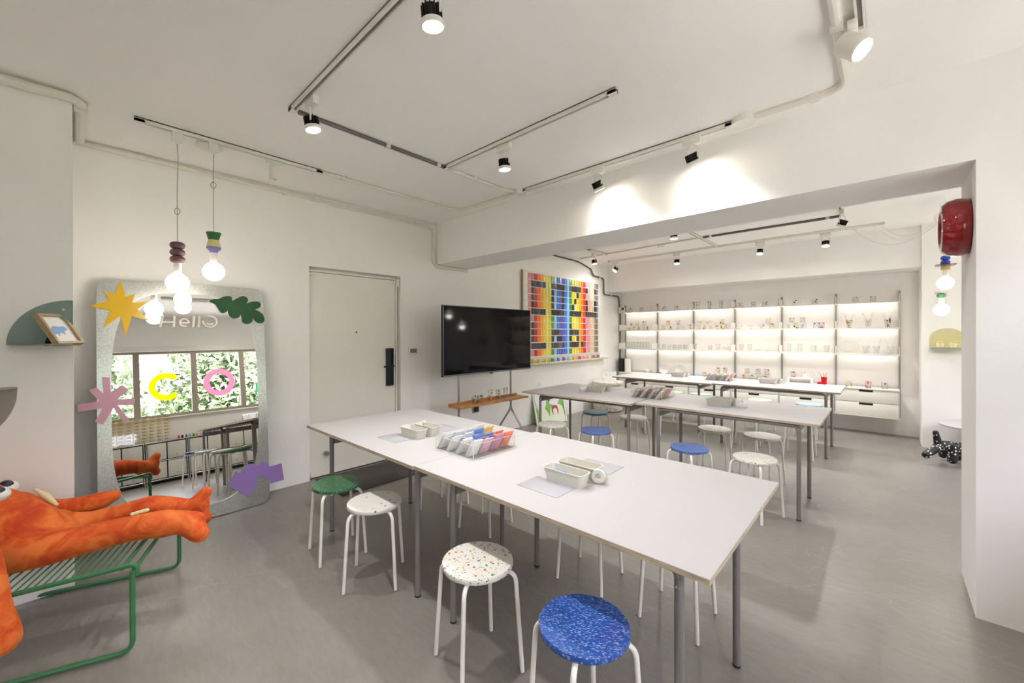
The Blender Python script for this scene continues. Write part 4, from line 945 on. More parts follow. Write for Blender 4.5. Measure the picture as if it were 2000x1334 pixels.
tape(-2.67, 4.17, z, 'white tape dispenser left of the bins on the middle table', .9, True)
bin_at(-1.165, 4.175, z, 0, 'beige tray bin, right part of the middle table, nearer one'); bin_at(-1.15, 4.29, z, 0, 'beige tray bin, right part of the middle table, farther one')
cutmat(-1.16, 4.02, z, 'grey cutting mat before the bins at the right of the middle table')
tape(-.975, 4.20, z, 'white tape dispenser right of the bins on the middle table', 1.2, True)
z = TCz
bin_at(-2.38, 6.42, z, 0, 'beige tray bin at the left of the rear table, nearer one'); bin_at(-2.36, 6.53, z, 0, 'beige tray bin at the left of the rear table, farther one')
cutmat(-2.37, 6.28, z, 'grey cutting mat before the bins at the left of the rear table')
bin_at(-1.16, 6.34, z, 0, 'beige tray bin at the right of the rear table, nearer one'); bin_at(-1.14, 6.45, z, 0, 'beige tray bin at the right of the rear table, farther one')
cutmat(-1.17, 6.19, z, 'grey cutting mat before the bins at the right of the rear table'); tape(-1.0, 6.42, z, 'tape dispenser right of the bins on the rear table', .6)

# ------------------------------------------------------------------ green painting leaning at the left wall
pn = thing('framed_painting', 'green and white illustrated painting leaning on the left wall', 'painting', (-3.75, 4.9, 0))
pb0 = Vector((-3.86, 4.62, .004)); pw = Vector((.0, 1, 0)); pb0 = atZ(1050, 826, .0); pb1 = atZ(1101, 817, 0)
pw = Vector((.25, .97, 0)).normalized(); pb0 = atZ(1050, 831, .004); pW, pH = .62, .56
lean = math.radians(16); pn_ = Vector((pw.y, -pw.x, 0)); pu = Vector((0, 0, math.cos(lean))) - pn_*math.sin(lean); pnn = pn_*math.cos(lean)+Vector((0, 0, math.sin(lean)))
def pp(a, b, o=0): return pb0+pw*a+pu*b+pnn*o
obj('painting_frame', MB().ringplate([pp(0, 0), pp(pW, 0), pp(pW, pH), pp(0, pH)], [pp(.018, .018), pp(pW-.018, .018), pp(pW-.018, pH-.018), pp(.018, pH-.018)], -pnn*.03), WPL, pn, smooth=False)
PGR = mat('painted_green', '#8cc060', .7); nz = noise(PGR, coords(PGR), 14, 5, .7); L(PGR, ramp(PGR, nz.outputs[0], [(.35, '#5fa040'), (.5, '#86bd55'), (.65, '#a9d27c')]), bsdf(PGR).inputs['Base Color'])
obj('canvas', MB().prism([pp(.018, .018, -.012), pp(pW-.018, .018, -.012), pp(pW-.018, pH-.018, -.012), pp(.018, pH-.018, -.012)], -pnn*.01), PGR, pn, smooth=False)
PWT = mat('painted_cream', '#dfe6cf', .7); PV = mat('painted_white', '#e9e6ee', .7); PB = mat('painted_dark', '#34382f', .7); PRd = mat('painted_red', '#b0505a', .7)
def shp(name, pts, m, o): obj(name, MB().prism([pp(a, b, -.012) for a, b in smooth_closed(pts, 4)], pnn*o), m, pn, smooth=False)
shp('painted_face', [(.05, .30), (.04, .48), (.10, .66), (.20, .66), (.26, .50), (.25, .34), (.18, .22), (.10, .20)], PV, .0008)
shp('painted_hand', [(.10, .10), (.12, .22), (.16, .30), (.20, .26), (.24, .20), (.28, .10), (.28, .02), (.14, .02)], PWT, .0014)
shp('painted_body', [(.30, .02), (.31, .20), (.36, .28), (.46, .30), (.56, .26), (.585, .14), (.585, .02)], PWT, .0014)
shp('painted_head', [(.32, .33), (.31, .46), (.36, .56), (.46, .58), (.52, .50), (.52, .36), (.44, .29), (.36, .30)], PV, .0008)
shp('painted_book', [(.35, .14), (.35, .27), (.46, .27), (.46, .14)], PRd, .002); shp('painted_page', [(.37, .10), (.37, .22), (.44, .22), (.44, .10)], PWT, .0026)
shp('painted_hair', [(.30, .36), (.30, .52), (.33, .52), (.33, .38)], PB, .002); shp('painted_glasses', [(.36, .42), (.36, .46), (.50, .46), (.50, .42)], PB, .002)

# terrazzo drum with small print
TRZ = speckle('terrazzo_drum', '#ddd8ca', ['#b0a284', '#8c8068', '#c4b494', '#4a4438'], 32, .5, .4)
dr = thing('drum_table', 'round terrazzo drum table in the rear left corner', 'side table', (-3.86, 6.95, 0))
obj('drum_body', MB().lathe([(0, .0), (.24, 0), (.27, .03), (.28, .10), (.28, .42), (.27, .47), (.25, .50), (0, .50)], (-3.86, 6.85, 0), n=48), TRZ, dr)
obj('drum_top', MB().lathe([(0, .50), (.275, .50), (.285, .51), (.285, .545), (.275, .555), (0, .555)], (-3.86, 6.85, 0), n=48), TRZ, dr)
cf = thing('card_display', 'white printed card standing on the terrazzo drum', 'card', (-3.80, 6.80, .555))
PCD = speckle('scribble_print', '#eeecea', ['#d06a5a', '#5a8ad0', '#e0b040', '#70a070', '#9080c0'], 42, .22, .28)
obj('card_panel', MB().prism([(-3.93, 6.72, .556), (-3.66, 6.80, .556), (-3.67, 6.84, .74), (-3.94, 6.76, .74)], (-.003, .008, 0)), PCD, cf, smooth=False)
obj('card_support', MB().prism([(-3.85, 6.75, .556), (-3.75, 6.78, .556), (-3.80, 6.88, .556)], (0, 0, .01)), WPL, cf, smooth=False)

# ================================================================== SHELVING
YS = 7.64; UX = [-4.046, -3.3506, -2.655, -1.9485, -1.250, -.5515, .1527]
SHW = mat('shelf_off_white', '#e4dfd6', .45)
for i, x in enumerate(UX):
    t = thing('shelf_upright', f'grey aluminium wall upright of the shelving, {["first","second","third","fourth","fifth","sixth","last"][i]} from the left', 'upright', (x, YBK, .25), group='aluminium uprights of the wall shelving')
    obj('track_rail', MB().box(x-.011, x-.004, YBK-.022, YBK, .255, 2.05).box(x+.004, x+.011, YBK-.022, YBK, .255, 2.05).box(x-.011, x+.011, YBK-.012, YBK, .255, 2.05), mat('upright_alu', '#b5b1ab', .4, .4) if i == 0 else bpy.data.materials['upright_alu'], t)
    obj('slot_pins', MB().cyl((x, YBK-.016, 2.03), (x, YBK-.024, 2.03), .005, 8).cyl((x, YBK-.016, 1.2), (x, YBK-.024, 1.2), .005, 8), DARK, t)
bayn = ['first bay from the left', 'second bay from the left', 'third bay from the left', 'fourth bay from the left', 'fifth bay from the left', 'right end bay']
SZ = {1: 1.893, 2: 1.529, 3: 1.153}
rown = {1: 'top', 2: 'second', 3: 'third'}
DRW = mat('drawer_front', '#e2ded5', .4)
for i in range(6):
    xa, xb = UX[i]+.004, UX[i+1]-.004
    for r, z in SZ.items():
        t = thing('wall_shelf', f'off white metal shelf, {rown[r]} row, {bayn[i]}', 'shelf', ((xa+xb)/2, 7.8, z), 0, 'metal shelves of the wall shelving')
        obj('shelf_tray', MB().box(xa, xb, YS, YBK-.024, z-.006, z).box(xa, xb, YS, YS+.006, z-.022, z), SHW, t)
        for x in (xa, xb-.004):
            obj('side_cheek', MB().box(x, x+.004, YS+.004, YBK-.024, z, z+.105, 0), SHW, t)
        if r: obj('led_strip', MB().box(xa+.02, xb-.02, YBK-.095, YBK-.075, z-.013, z-.0065), LED, t); light('shelf_glow', 'AREA', ((xa+xb)/2, YBK-.085, z-.017), .06, target=((xa+xb)/2, YBK-.03, z-.2), color=(1, .95, .87), shape='RECTANGLE', size=xb-xa-.04, size_y=.02)
    t = thing('drawer_cabinet', f'off white wall cabinet with two drawers, {bayn[i]}', 'cabinet', ((xa+xb)/2, 7.8, .26), 0, 'drawer cabinets under the wall shelving')
    z0, z1 = .262, .662
    obj('cabinet_body', MB().box(xa, xb, YS-.012, YBK-.024, z1-.014, z1).box(xa, xb, YS-.008, YBK-.024, z0, z0+.012).box(xa, xa+.006, YS, YBK-.024, z0+.012, z1-.014).box(xb-.006, xb, YS, YBK-.024, z0+.012, z1-.014).box(xa, xb, YBK-.035, YBK-.024, z0, z1), SHW, t)
    zm = (z0+.012+z1-.014)/2
    for a, b in ((z0+.016, zm-.003), (zm+.003, z1-.018)):
        d = obj('drawer', MB().box(xa+.010, xb-.010, YS, YS+.25, a, b, .001), DRW, t)
        cxm = (xa+xb)/2; obj('drawer_grip', MB().box(cxm-.075, cxm+.075, YS-.004, YS-.0005, b-.028, b-.001, .002), BLACK, d)
    obj('cabinet_gap', MB().box(xa+.008, xb-.008, YS+.015, YS+.02, z0+.012, z1-.014), DARK, t)
CZ = .662
# ------------------------------------------------------------------ glassware
c5 = lambda x, y: (1180+x/5.13, 540+y/5.13); c6 = lambda x, y: (1500+x/4.17, 540+y/4.17)
items = []
ORD = ['first', 'second', 'third', 'fourth', 'fifth', 'sixth', 'seventh', 'eighth']
def it(cf, x, row, kd, pr, lab, yy=7.76, up=0.0): items.append((cf(x, 0)[0], row, kd, pr, lab, yy, up))
for x, lab in [(262, 'glass mug with black print, left of the top shelf first bay'), (372, 'glass mug with black and white print, right of the top shelf first bay')]: it(c5, x, 1, 'mug', 'dark', lab)
it(c5, 597, 1, 'mug', 'dark', 'glass mug with faces, left on the top shelf second bay'); it(c5, 722, 1, 'mug', 'dark', 'glass mug with yellow and black print, top shelf second bay')
for x, n in ((940, 'left'), (1055, 'middle'), (1170, 'right')): it(c5, x, 1, 'tall', 'green', f'tall printed glass, {n} of three on the top shelf third bay')
for x, n in ((1368, 'left'), (1497, 'middle'), (1610, 'right')): it(c5, x, 1, 'mug', 'mix' if x < 1600 else 'dark', f'printed glass mug, {n} of three on the top shelf fourth bay')
it(c6, 225, 1, 'mug', 'dark', 'glass mug with black cow print, left on the top shelf fifth bay'); it(c6, 382, 1, 'mug', 'dark', 'glass mug with black cow print, right on the top shelf fifth bay')
it(c6, 713, 1, 'tumbler', 'face', 'clear tumbler with small smiling face, left on the top shelf end bay'); it(c6, 855, 1, 'tumbler', 'face', 'clear tumbler with small smiling face, right on the top shelf end bay')
for x, kd, pr, n in [(250, 'shot', 'pastel', 'small pastel printed glass'), (300, 'shot', 'warm', 'small yellow printed glass'), (347, 'shot', 'green', 'small green printed glass'), (400, 'shot', 'blue', 'small blue printed glass'), (433, 'shot', 'mix', 'tiny figure printed glass')]: it(c5, x, 2, kd, pr, n+' in the front row, second shelf first bay', 7.70)
for x, pr, n in [(275, 'yellow', 'yellow duck printed tumbler'), (330, 'clear', 'clear tumbler'), (400, 'dark', 'black cat printed tumbler')]: it(c5, x, 2, 'tumbler', pr, n+' raised at the back, second shelf first bay', 7.84, .085)
for x, kd, pr, n in [(590, 'tumbler', 'pastel', 'pastel dotted tumbler'), (665, 'shot', 'dark', 'zebra printed glass'), (740, 'shot', 'face', 'small clear glass'), (795, 'shot', 'face', 'last small clear glass')]: it(c5, x, 2, kd, pr, n+' in the front row, second shelf second bay', 7.70)
for x, pr, n in [(640, 'warm', 'yellow and blue printed tumbler'), (745, 'red', 'red and blue printed tumbler')]: it(c5, x, 2, 'tumbler', pr, n+' raised at the back, second shelf second bay', 7.84, .085)
for x, kd, pr, n in [(878, 'tumbler', 'red', 'red and blue printed tumbler'), (950, 'shot', 'warm', 'small glass'), (1005, 'shot', 'yellow', 'small yellow glass'), (1070, 'shot', 'face', 'small clear glass'), (1130, 'shot', 'warm', 'small orange glass'), (1190, 'tumbler', 'yellow', 'yellow printed tumbler')]: it(c5, x, 2, kd, pr, n+' in the front row, second shelf third bay', 7.70)
for x, kd, pr, n in [(960, 'bowl', 'warm', 'orange striped glass bowl'), (1040, 'bowl', 'red', 'red crossed glass bowl'), (1180, 'tumbler', 'yellow', 'yellow fruit printed tumbler')]: it(c5, x, 2, kd, pr, n+' raised at the back, second shelf third bay', 7.84, .085)
for x, pr, n in [(1355, 'green', 'green leaf printed'), (1465, 'blue', 'blue cross printed'), (1575, 'dark', 'dark moustache printed')]: it(c5, x, 2, 'bowl', pr, n+' glass dessert cup, second shelf fourth bay', 7.72)
it(c6, 2, 2, 'tumbler', 'clear', 'clear tumbler raised at the back, second shelf fourth bay', 7.84, .085); it(c6, 28, 2, 'tumbler', 'warm', 'orange flower printed tumbler, second shelf fourth bay', 7.70)
for x, kd, pr, n in [(168, 'shot', 'face', 'small glass with a black dot'), (228, 'tumbler', 'yellow', 'yellow smiling flower tumbler'), (280, 'shot', 'blue', 'small blue printed glass')]: it(c6, x, 2, kd, pr, n+' in the front row, second shelf fifth bay', 7.70)
for x, n in [(193, 'left'), (282, 'right')]: it(c6, x, 2, 'tumbler', 'face', f'pale printed tumbler raised at the back {n}, second shelf fifth bay', 7.84, .085)
it(c6, 390, 2, 'tumbler', 'blue', 'glass with a blue print, left of a pair, second shelf fifth bay', 7.74); it(c6, 437, 2, 'tumbler', 'red', 'glass with a red print, right of a pair, second shelf fifth bay', 7.76)
for x, pr, n in [(660, 'mix', 'left'), (815, 'clear', 'middle'), (975, 'dark', 'right')]: it(c6, x, 2, 'flared', pr, f'glass holding printed straws, {n} of three, second shelf end bay', 7.76)
for k in range(8): it(c5, 235+k*29, 3, 'tall', 'clear', f'clear glass, {ORD[k]} from the left in the row of eight, third shelf first bay', 7.75)
for k in range(6): it(c5, 545+k*53, 3, 'tumbler', 'face' if k % 2 else 'clear', f'clear dotted glass, {ORD[k]} from the left of six, third shelf second bay', 7.74)
for k in range(5): it(c5, 905+k*78, 3, 'flared' if k % 3 == 0 else 'bowl' if k % 3 == 1 else 'tumbler', 'clear', f'plain clear glass, {ORD[k]} from the left of five, third shelf third bay', 7.74)
for k in range(4): it(c5, 1375+k*84, 3, 'flared' if k < 2 else 'bowl', 'clear', f'plain clear glass, {ORD[k]} from the left of four, third shelf fourth bay', 7.74)
for k, (x, kd) in enumerate([(170, 'tall'), (258, 'tall'), (370, 'flared'), (478, 'flared')]): it(c6, x, 3, kd, 'clear', f'plain clear tall glass, {ORD[k]} from the left, third shelf fifth bay', 7.74)
for k, x in enumerate((797, 883, 998)): it(c6, x, 3, 'flared', 'clear', f'clear flared glass holding clear straws, {ORD[k]} of three beside the oval plate', 7.74)
for x, pr, n, kd in [(1005, 'warm', 'red and black printed tumbler before the left wall', 'tumbler')]: it(c5, x, 0, kd, pr, 'red, yellow and black printed glass on the cabinet top, third bay', 7.74)
for x, n, pr in [(1140, 'left', 'red'), (1212, 'right', 'warm')]: it(c5, x, 0, 'tumbler', pr, f'printed tumbler raised on a stand, {n}, cabinet top third bay', 7.84, .09)
for x, n, pr in [(1432, 'left', 'pastel'), (1545, 'middle', 'blue'), (1630, 'right', 'red')]: it(c5, x, 0, 'tumbler', pr, f'printed tumbler raised on a stand, {n} of three, cabinet top fourth bay', 7.84, .10)
for x, n, pr in [(1402, 'left', 'warm'), (1465, 'second', 'dark'), (1560, 'third', 'clear'), (1625, 'right', 'mix')]: it(c5, x, 0, 'tumbler', pr, f'printed tumbler in the front row, {n} of four, cabinet top fourth bay', 7.74)
it(c6, 205, 0, 'tumbler', 'red', 'glass with a strawberry print standing on the white bench', 7.80, .09)
for x, n, pr in [(657, 'left', 'yellow'), (815, 'middle', 'red'), (950, 'right', 'blue')]: it(c6, x, 0, 'tumbler', pr, f'printed tumbler, {n} of three, cabinet top right end bay', 7.76)
GP = {}
for px, row, kd, pr, lab, yy, up in items:
    q = atY(px, 650, yy); zz = (SZ[row] if row else CZ)+up+.0005
    yb = 0
    if up:
        pass
    key = (kd, pr)
    if key not in GP:
        m = MB(); vessel(m, 0, 0, 0, kd); o = obj('mug' if kd == 'mug' else 'glass_bowl' if kd == 'bowl' else 'drinking_glass', m, PR[pr]); GP[key] = o
    else: o = GP[key].copy(); col.objects.link(o)
    o.location = (q.x, yy, zz); o.rotation_euler = (0, 0, random.uniform(-.4, .4) if kd == 'mug' else random.uniform(0, 6))
    where = 'cabinet top' if row == 0 else rown[row]+' shelf'
    tag(o, lab, 'mug' if kd == 'mug' else 'bowl' if kd == 'bowl' else 'glass', f'glassware on the {where}')
def riser(xa, xb, ya, yb, z, h, lab, m=ACRYL):
    t = thing('display_riser', lab, 'display stand', ((xa+xb)/2, (ya+yb)/2, z))
    obj('riser_top', MB().box(xa, xb, ya, yb, z+h-.003, z+h), m, t)
    for x in (xa, xb-.003): obj('riser_leg', MB().box(x, x+.003, ya, yb, z, z+h-.003), m, t)
for a, b, r, n in [(c5(250, 0)[0], c5(430, 0)[0], 2, 'second shelf first bay'), (c5(600, 0)[0], c5(780, 0)[0], 2, 'second shelf second bay'), (c5(930, 0)[0], c5(1225, 0)[0], 2, 'second shelf third bay'), (c5(1590, 0)[0], c6(25, 0)[0], 2, 'second shelf fourth bay'), (c6(165, 0)[0], c6(310, 0)[0], 2, 'second shelf fifth bay')]:
    riser(atY(a, 650, 7.84).x, atY(b, 650, 7.84).x, 7.79, 7.89, SZ[2], .085, 'clear acrylic riser on the '+n)
riser(atY(c5(1105, 0)[0], 650, 7.84).x, atY(c5(1250, 0)[0], 650, 7.84).x, 7.79, 7.89, CZ, .09, 'clear acrylic riser on the cabinet top third bay')
riser(atY(c5(1400, 0)[0], 650, 7.84).x, atY(c6(20, 0)[0], 650, 7.84).x, 7.79, 7.89, CZ, .10, 'clear acrylic riser on the cabinet top fourth bay')
# white tiled bench, mug, boot vase
b0, b1 = atY(c6(160, 0)[0], 650, 7.80).x, atY(c6(370, 0)[0], 650, 7.80).x
t = thing('display_bench', 'small white tiled display bench on the cabinet top', 'display stand', ((b0+b1)/2, 7.8, CZ))
obj('bench_top', MB().box(b0, b1, 7.74, 7.86, CZ+.068, CZ+.09, .002), WPL, t)
for x in (b0, b1-.03): obj('bench_leg', MB().box(x, x+.03, 7.745, 7.855, CZ, CZ+.068, .002), WPL, t)
mb = MB()
for k in range(12): x = b0+(b1-b0)*(k+.5)/12; mb.box(x-.001, x+.001, 7.7385, 7.7402, CZ+.069, CZ+.089)
obj('tile_joints', mb, mat('grout_grey', '#bdb8b0', .8), t)
CUP = speckle('painted_mug', '#efece6', ['#c8402a', '#2a6ab0', '#e0a030'], 40, .25, .4)
q = atY(c6(305, 0)[0], 650, 7.8); m = MB(); vessel(m, q.x, 7.8, CZ+.0905, 'mug'); tag(obj('mug', m, CUP), 'white ceramic mug with painted figures on the white bench', 'mug')
q = atY(c6(448, 0)[0], 650, 7.76); x = q.x
RED = mat('glossy_red_ceramic', '#b8101c', .15)
t = thing('boot_vase', 'glossy red boot shaped vase holding thin glass sticks', 'vase', (x, 7.76, CZ))
m = MB().lathe([(0, .02), (.038, .02), (.034, .05), (.036, .09), (.040, .118), (.036, .118), (.030, .06), (0, .05)], (x+.01, 7.76, CZ), n=28).ball((x-.012, 7.76, CZ+.026), .052, .036, .026).ball((x-.045, 7.76, CZ+.022), .030, .032, .021)
obj('boot_body', m, RED, t); obj('boot_sole', MB().box(x-.07, x+.045, 7.73, 7.79, CZ, CZ+.010, .004), RED, t)
obj('glass_stick', MB().cyl((x, 7.76, CZ+.08), (x-.05, 7.76, CZ+.19), .0025, 6).cyl((x+.01, 7.76, CZ+.08), (x+.045, 7.76, CZ+.18), .0025, 6).cyl((x+.01, 7.75, CZ+.08), (x+.01, 7.75, CZ+.185), .0025, 6), mat('dark_glass_stick', '#6a4a44', .2), t)
# straws in the glasses of the end bay
for k, (xx, row, cols) in enumerate([(660, 2, 'mix'), (815, 2, 'warm'), (975, 2, 'dark'), (797, 3, 'clear'), (883, 3, 'clear'), (998, 3, 'clear')]):
    q = atY(c6(xx, 0)[0], 650, 7.76 if row == 2 else 7.74); z = SZ[row]
    for j, dx in enumerate((-.07, -.045, .05, .075) if row == 2 else (-.06, .055)):
        m = MB().cyl((q.x-dx*.25, q.y, z+.016), (q.x+dx, q.y, z+.225), .0045, 8)
        tag(obj('straw', m, PR[cols] if j % 2 == 0 or row == 3 else PR['clear']), f'{["leftmost", "second", "third", "fourth"][j]} glass straw standing in the {["left","middle","right"][k%3]} glass of the {rown[row]} shelf end bay', 'straw', f'straws in the {rown[row]} shelf end bay')
# oval glass plate, printed plates, boxes, speaker, camera
q = atY(c6(660, 0)[0], 650, 7.80)
t = tag(obj('glass_plate', MB().lathe([(0, 0), (.6, .0), (.85, .12), (1, .22), (.98, .24), (.83, .15), (.6, .04), (0, .03)], n=40), CLEAR), 'large clear patterned oval glass plate standing on the third shelf end bay', 'plate')
t.location = (q.x, 7.83, SZ[3]+.092); t.rotation_euler = (math.radians(78), 0, 0); t.scale = (.125, .088, .10)
for px, n, pr in [(595, 'blue and red', 'mix'), (755, 'dark', 'dark')]:
    q = atY(c5(px, 0)[0], 650, 7.82)
    t = tag(obj('printed_plate', MB().lathe([(0, 0), (.6, .0), (1, .14), (.99, .17), (.6, .04), (0, .03)], n=40), speckle('plate_print_'+pr, '#efece8', ['#d8452c', '#5a9ad8', '#1d1d1d', '#e8b8a0'], 26, .24, .33)), f'white plate with {n} motifs standing on the cabinet top, second bay', 'plate')
    t.location = (q.x, 7.86, CZ+.094); t.rotation_euler = (math.radians(80), 0, 0); t.scale = (.093, .093, .093)
q = atY(c5(180, 0)[0], 650, 7.78); t = thing('speaker_box', 'black upright network box on the cabinet top', 'device', (q.x, 7.8, CZ)); obj('box_body', MB().box(q.x-.055, q.x+.052, 7.72, 7.88, CZ, CZ+.27, .006), BLACK, t)
t = thing('router_box', 'white upright network box beside the black one', 'device', (q.x+.12, 7.8, CZ)); obj('box_body', MB().lathe([(0, 0), (.066, 0), (.066, .27), (0, .27)], (q.x+.125, 7.78, CZ+.0), n=8), WPL, t)
q = atY(c5(425, 0)[0], 650, 7.78); t = thing('round_speaker', 'small round white smart speaker on the cabinet top', 'speaker', (q.x, 7.78, CZ)); obj('speaker_body', MB().lathe([(0, 0), (.035, 0), (.047, .02), (.047, .055), (.035, .072), (0, .078)], (q.x, 7.78, CZ), n=24), WPL, t)
obj('speaker_mesh', MB().lathe([(.0475, .02), (.0485, .03), (.0485, .045), (.0475, .055)], (q.x, 7.78, CZ), n=24), mat('speaker_fabric', '#c4c0ba', .9), t)
q = atY(c5(470, 0)[0], 650, 7.74); m = MB(); vessel(m, q.x, 7.74, CZ, 'shot'); tag(obj('drinking_glass', m, CLEAR), 'small clear glass beside the round white speaker', 'glass')
q = atY(c5(910, 0)[0], 650, 7.76); t = thing('spray_bottle', 'small blue capped bottle on the cabinet top, third bay', 'bottle', (q.x, 7.76, CZ))
obj('bottle_body', MB().lathe([(0, 0), (.016, 0), (.016, .06), (.008, .07), (0, .07)], (q.x, 7.76, CZ), n=16), mat('blue_liquid', '#6fb2e8', .2), t); obj('bottle_cap', MB().lathe([(0, .07), (.008, .07), (.007, .10), (0, .10)], (q.x, 7.76, CZ), n=12), WPL, t)
q = atY(c5(180, 0)[0], 650, 7.74); t = thing('security_camera', 'small white camera with black round lens at the left of the top shelf', 'camera', (-4.0, 7.74, SZ[1]))
cx_ = UX[0]+.055
obj('camera_base', MB().lathe([(0, 0), (.035, 0), (.032, .02), (.022, .04), (0, .04)], (cx_, 7.72, SZ[1]), n=20), WPL, t); obj('camera_head', MB().ball((cx_, 7.72, SZ[1]+.07), .036), WPL, t); obj('camera_lens', MB().ball((cx_+.006, 7.70, SZ[1]+.072), .026), BLACK, t)
# shallow white tray on the second shelf, left end
t = thing('white_bin', 'white open bin at the left end of the second shelf', 'bin', (-3.98, 7.76, SZ[2])); obj('bin_body', MB().box(UX[0]+.01, UX[0]+.15, 7.66, 7.67, SZ[2], SZ[2]+.09).box(UX[0]+.01, UX[0]+.015, 7.67, 7.86, SZ[2], SZ[2]+.09).box(UX[0]+.145, UX[0]+.15, 7.67, 7.86, SZ[2], SZ[2]+.09).box(UX[0]+.01, UX[0]+.15, 7.66, 7.86, SZ[2], SZ[2]+.004), WPL, t)

# ================================================================== RIGHT SIDE OF THE REAR ROOM
# red ring on the pier
t = thing('wall_ring', 'glossy red ring shaped wall object on the side of the pier', 'wall ornament', (.34, 3.33, 2.035))
rc = (.34, 3.335, 2.035)
prof_ = [(.148, 0), (.156, -.02), (.158, -.05), (.150, -.085), (.130, -.108), (.105, -.112), (.082, -.100), (.068, -.075), (.060, -.045), (.056, -.015), (.04, -.008), (0, -.008)]
obj('ring_body', MB().lathe([(r, z) for r, z in prof_], rc, 'X', 56), mat('glossy_red_plastic', '#8e0612', .05, 0, **{'Coat Weight': .6}), t)
obj('ring_backing', MB().lathe([(0, -.001), (.150, -.001), (.150, -.010), (0, -.010)], rc, 'X', 42), BLACK, t)
# pendant pair
CB = mat('cobalt_wood', '#3557c4', .45); PPL = mat('purple_acrylic', '#7a4266', .3); PY = mat('pale_yellow_block', '#e2d890', .5); PKD = mat('pink_disc', '#e2a4b8', .5); GRW2 = mat('green_bead', '#3c8a52', .45)
hook = atD(1837, 428, 4.3)
for (bx_, by_, dd, lab, kind) in [(1846.5, 553, 4.15, 'pendant lamp with two cobalt blue beads and a purple plate', 'a'), (1838.5, 605, 4.45, 'lower pendant lamp with a green bead and pink disc', 'b')]:
    c = atD(bx_, by_, dd); x, y, zb = c; r = .0655
    t = thing('pendant_lamp', lab, 'pendant lamp', c, 0, 'pendant lamps in the rear room'); bulb(c, r, t); z = zb+r*.98
    obj('socket', MB().lathe([(0, 0), (.020, 0), (.023, .012), (.023, .068), (0, .068)], (x, y, z), n=20), WPL, t); z += .068
    if kind == 'a':
        obj('square_block', MB().box(x-.033, x+.033, y-.033, y+.033, z, z+.05, .001), PY, t); z += .05
        obj('square_plate', MB().box(x-.075, x+.075, y-.075, y+.075, z, z+.006), PPL, t); z += .006
        for k in range(2): obj('bead', MB().lathe([(0, 0), (.02, 0), (.034, .010), (.037, .024), (.034, .036), (.02, .047), (0, .047)], (x, y, z), n=24), CB, t); z += .046
    else:
        obj('bead', MB().lathe([(0, 0), (.02, 0), (.036, .012), (.038, .026), (.034, .038), (.02, .05), (0, .05)], (x, y, z), n=24), GRW2, t); z += .05
        obj('pink_plate', MB().lathe([(0, 0), (.055, 0), (.055, .008), (0, .008)], (x, y, z), n=28).lathe([(0, .010), (.045, .010), (.045, .016), (0, .016)], (x, y, z), n=28), PKD, t); z += .016
    obj('cord', MB().tube([(x, y, z), (x, y, hook.z-.01), (x, y, ZC)], .0022, 6), WPL, t)
    light('bulb_light', 'POINT', c-Vector((0, 0, .075)), 3, color=(1, .95, .88), shadow_soft_size=.06)
t = thing('cable_loop', 'white pendant cables looped from the rear track to the wall hook', 'cable', hook)
ca = atZ(1667, 452, 2.80); cb_ = atZ(1709, 450, 2.80)
for k, (s, sag) in enumerate([(atZ(1668, 449, 2.80), .22), (atZ(1709, 442, 2.80), .20), (atZ(1722, 440, 2.80), .17)]):
    e = hook+Vector((.0, .02*k, .03*k-.02)); m = MB().tube([s.lerp(e, u/16)-Vector((0, 0, 4*sag*(u/16)*(1-u/16))) for u in range(17)], .0028, 6); obj('cable', m, WPL, t)
    if k < 2: obj('cable_grip', MB().box(s.x-.03, s.x+.03, s.y-.014, s.y+.014, s.z, s.z+.03, .003), WPL, t)
for k in range(3): obj('cable_coil', MB().tube([hook+RT*(.045*math.cos(a))+Vector((0, 0, .045*math.sin(a)+.012*k))+FW*.012*k for a in [2*PI*q/24 for q in range(24)]], .0028, 6, closed=True), WPL, t)
obj('hook', MB().cyl(hook+Vector((0, 0, .03)), (hook.x, hook.y, ZC), .004, 6), WPL, t)
# pale yellow arched wall shelf with two face pots
YA = 7.31; a_ = atY(1815, 677, YA); top_ = atY(1850, 641, YA); xs = a_.x; zs2 = a_.z; aw = .155*2
t = thing('arched_wall_shelf', 'pale yellow arched wall shelf with two small face pots', 'shelf', (xs+aw/2, YA, zs2))
PYS = mat('pale_yellow_acrylic', '#d6cfa0', .3, 0, Alpha=.92)
h_ = top_.z-zs2
arch = [(xs, YA, zs2)]+[(xs+aw/2-aw/2*math.cos(a), YA, zs2+h_*.42+h_*.58*math.sin(a)) for a in [PI*k/24 for k in range(25)]]+[(xs+aw, YA, zs2)]
obj('arch_plate', MB().prism(arch, (0, -.005, 0)), PYS, t)
obj('shelf_plate', MB().box(xs, xs+aw, YA-.16, YA-.005, zs2-.004, zs2+.002), PYS, t)
obj('screw', MB().cyl((atY(1824, 661, YA-.006).x, YA-.005, zs2+.11), (atY(1824, 661, YA-.006).x, YA-.010, zs2+.11), .005, 8), STEEL, t)
YL = mat('yellow_hair_glaze', '#ecd25a', .4)
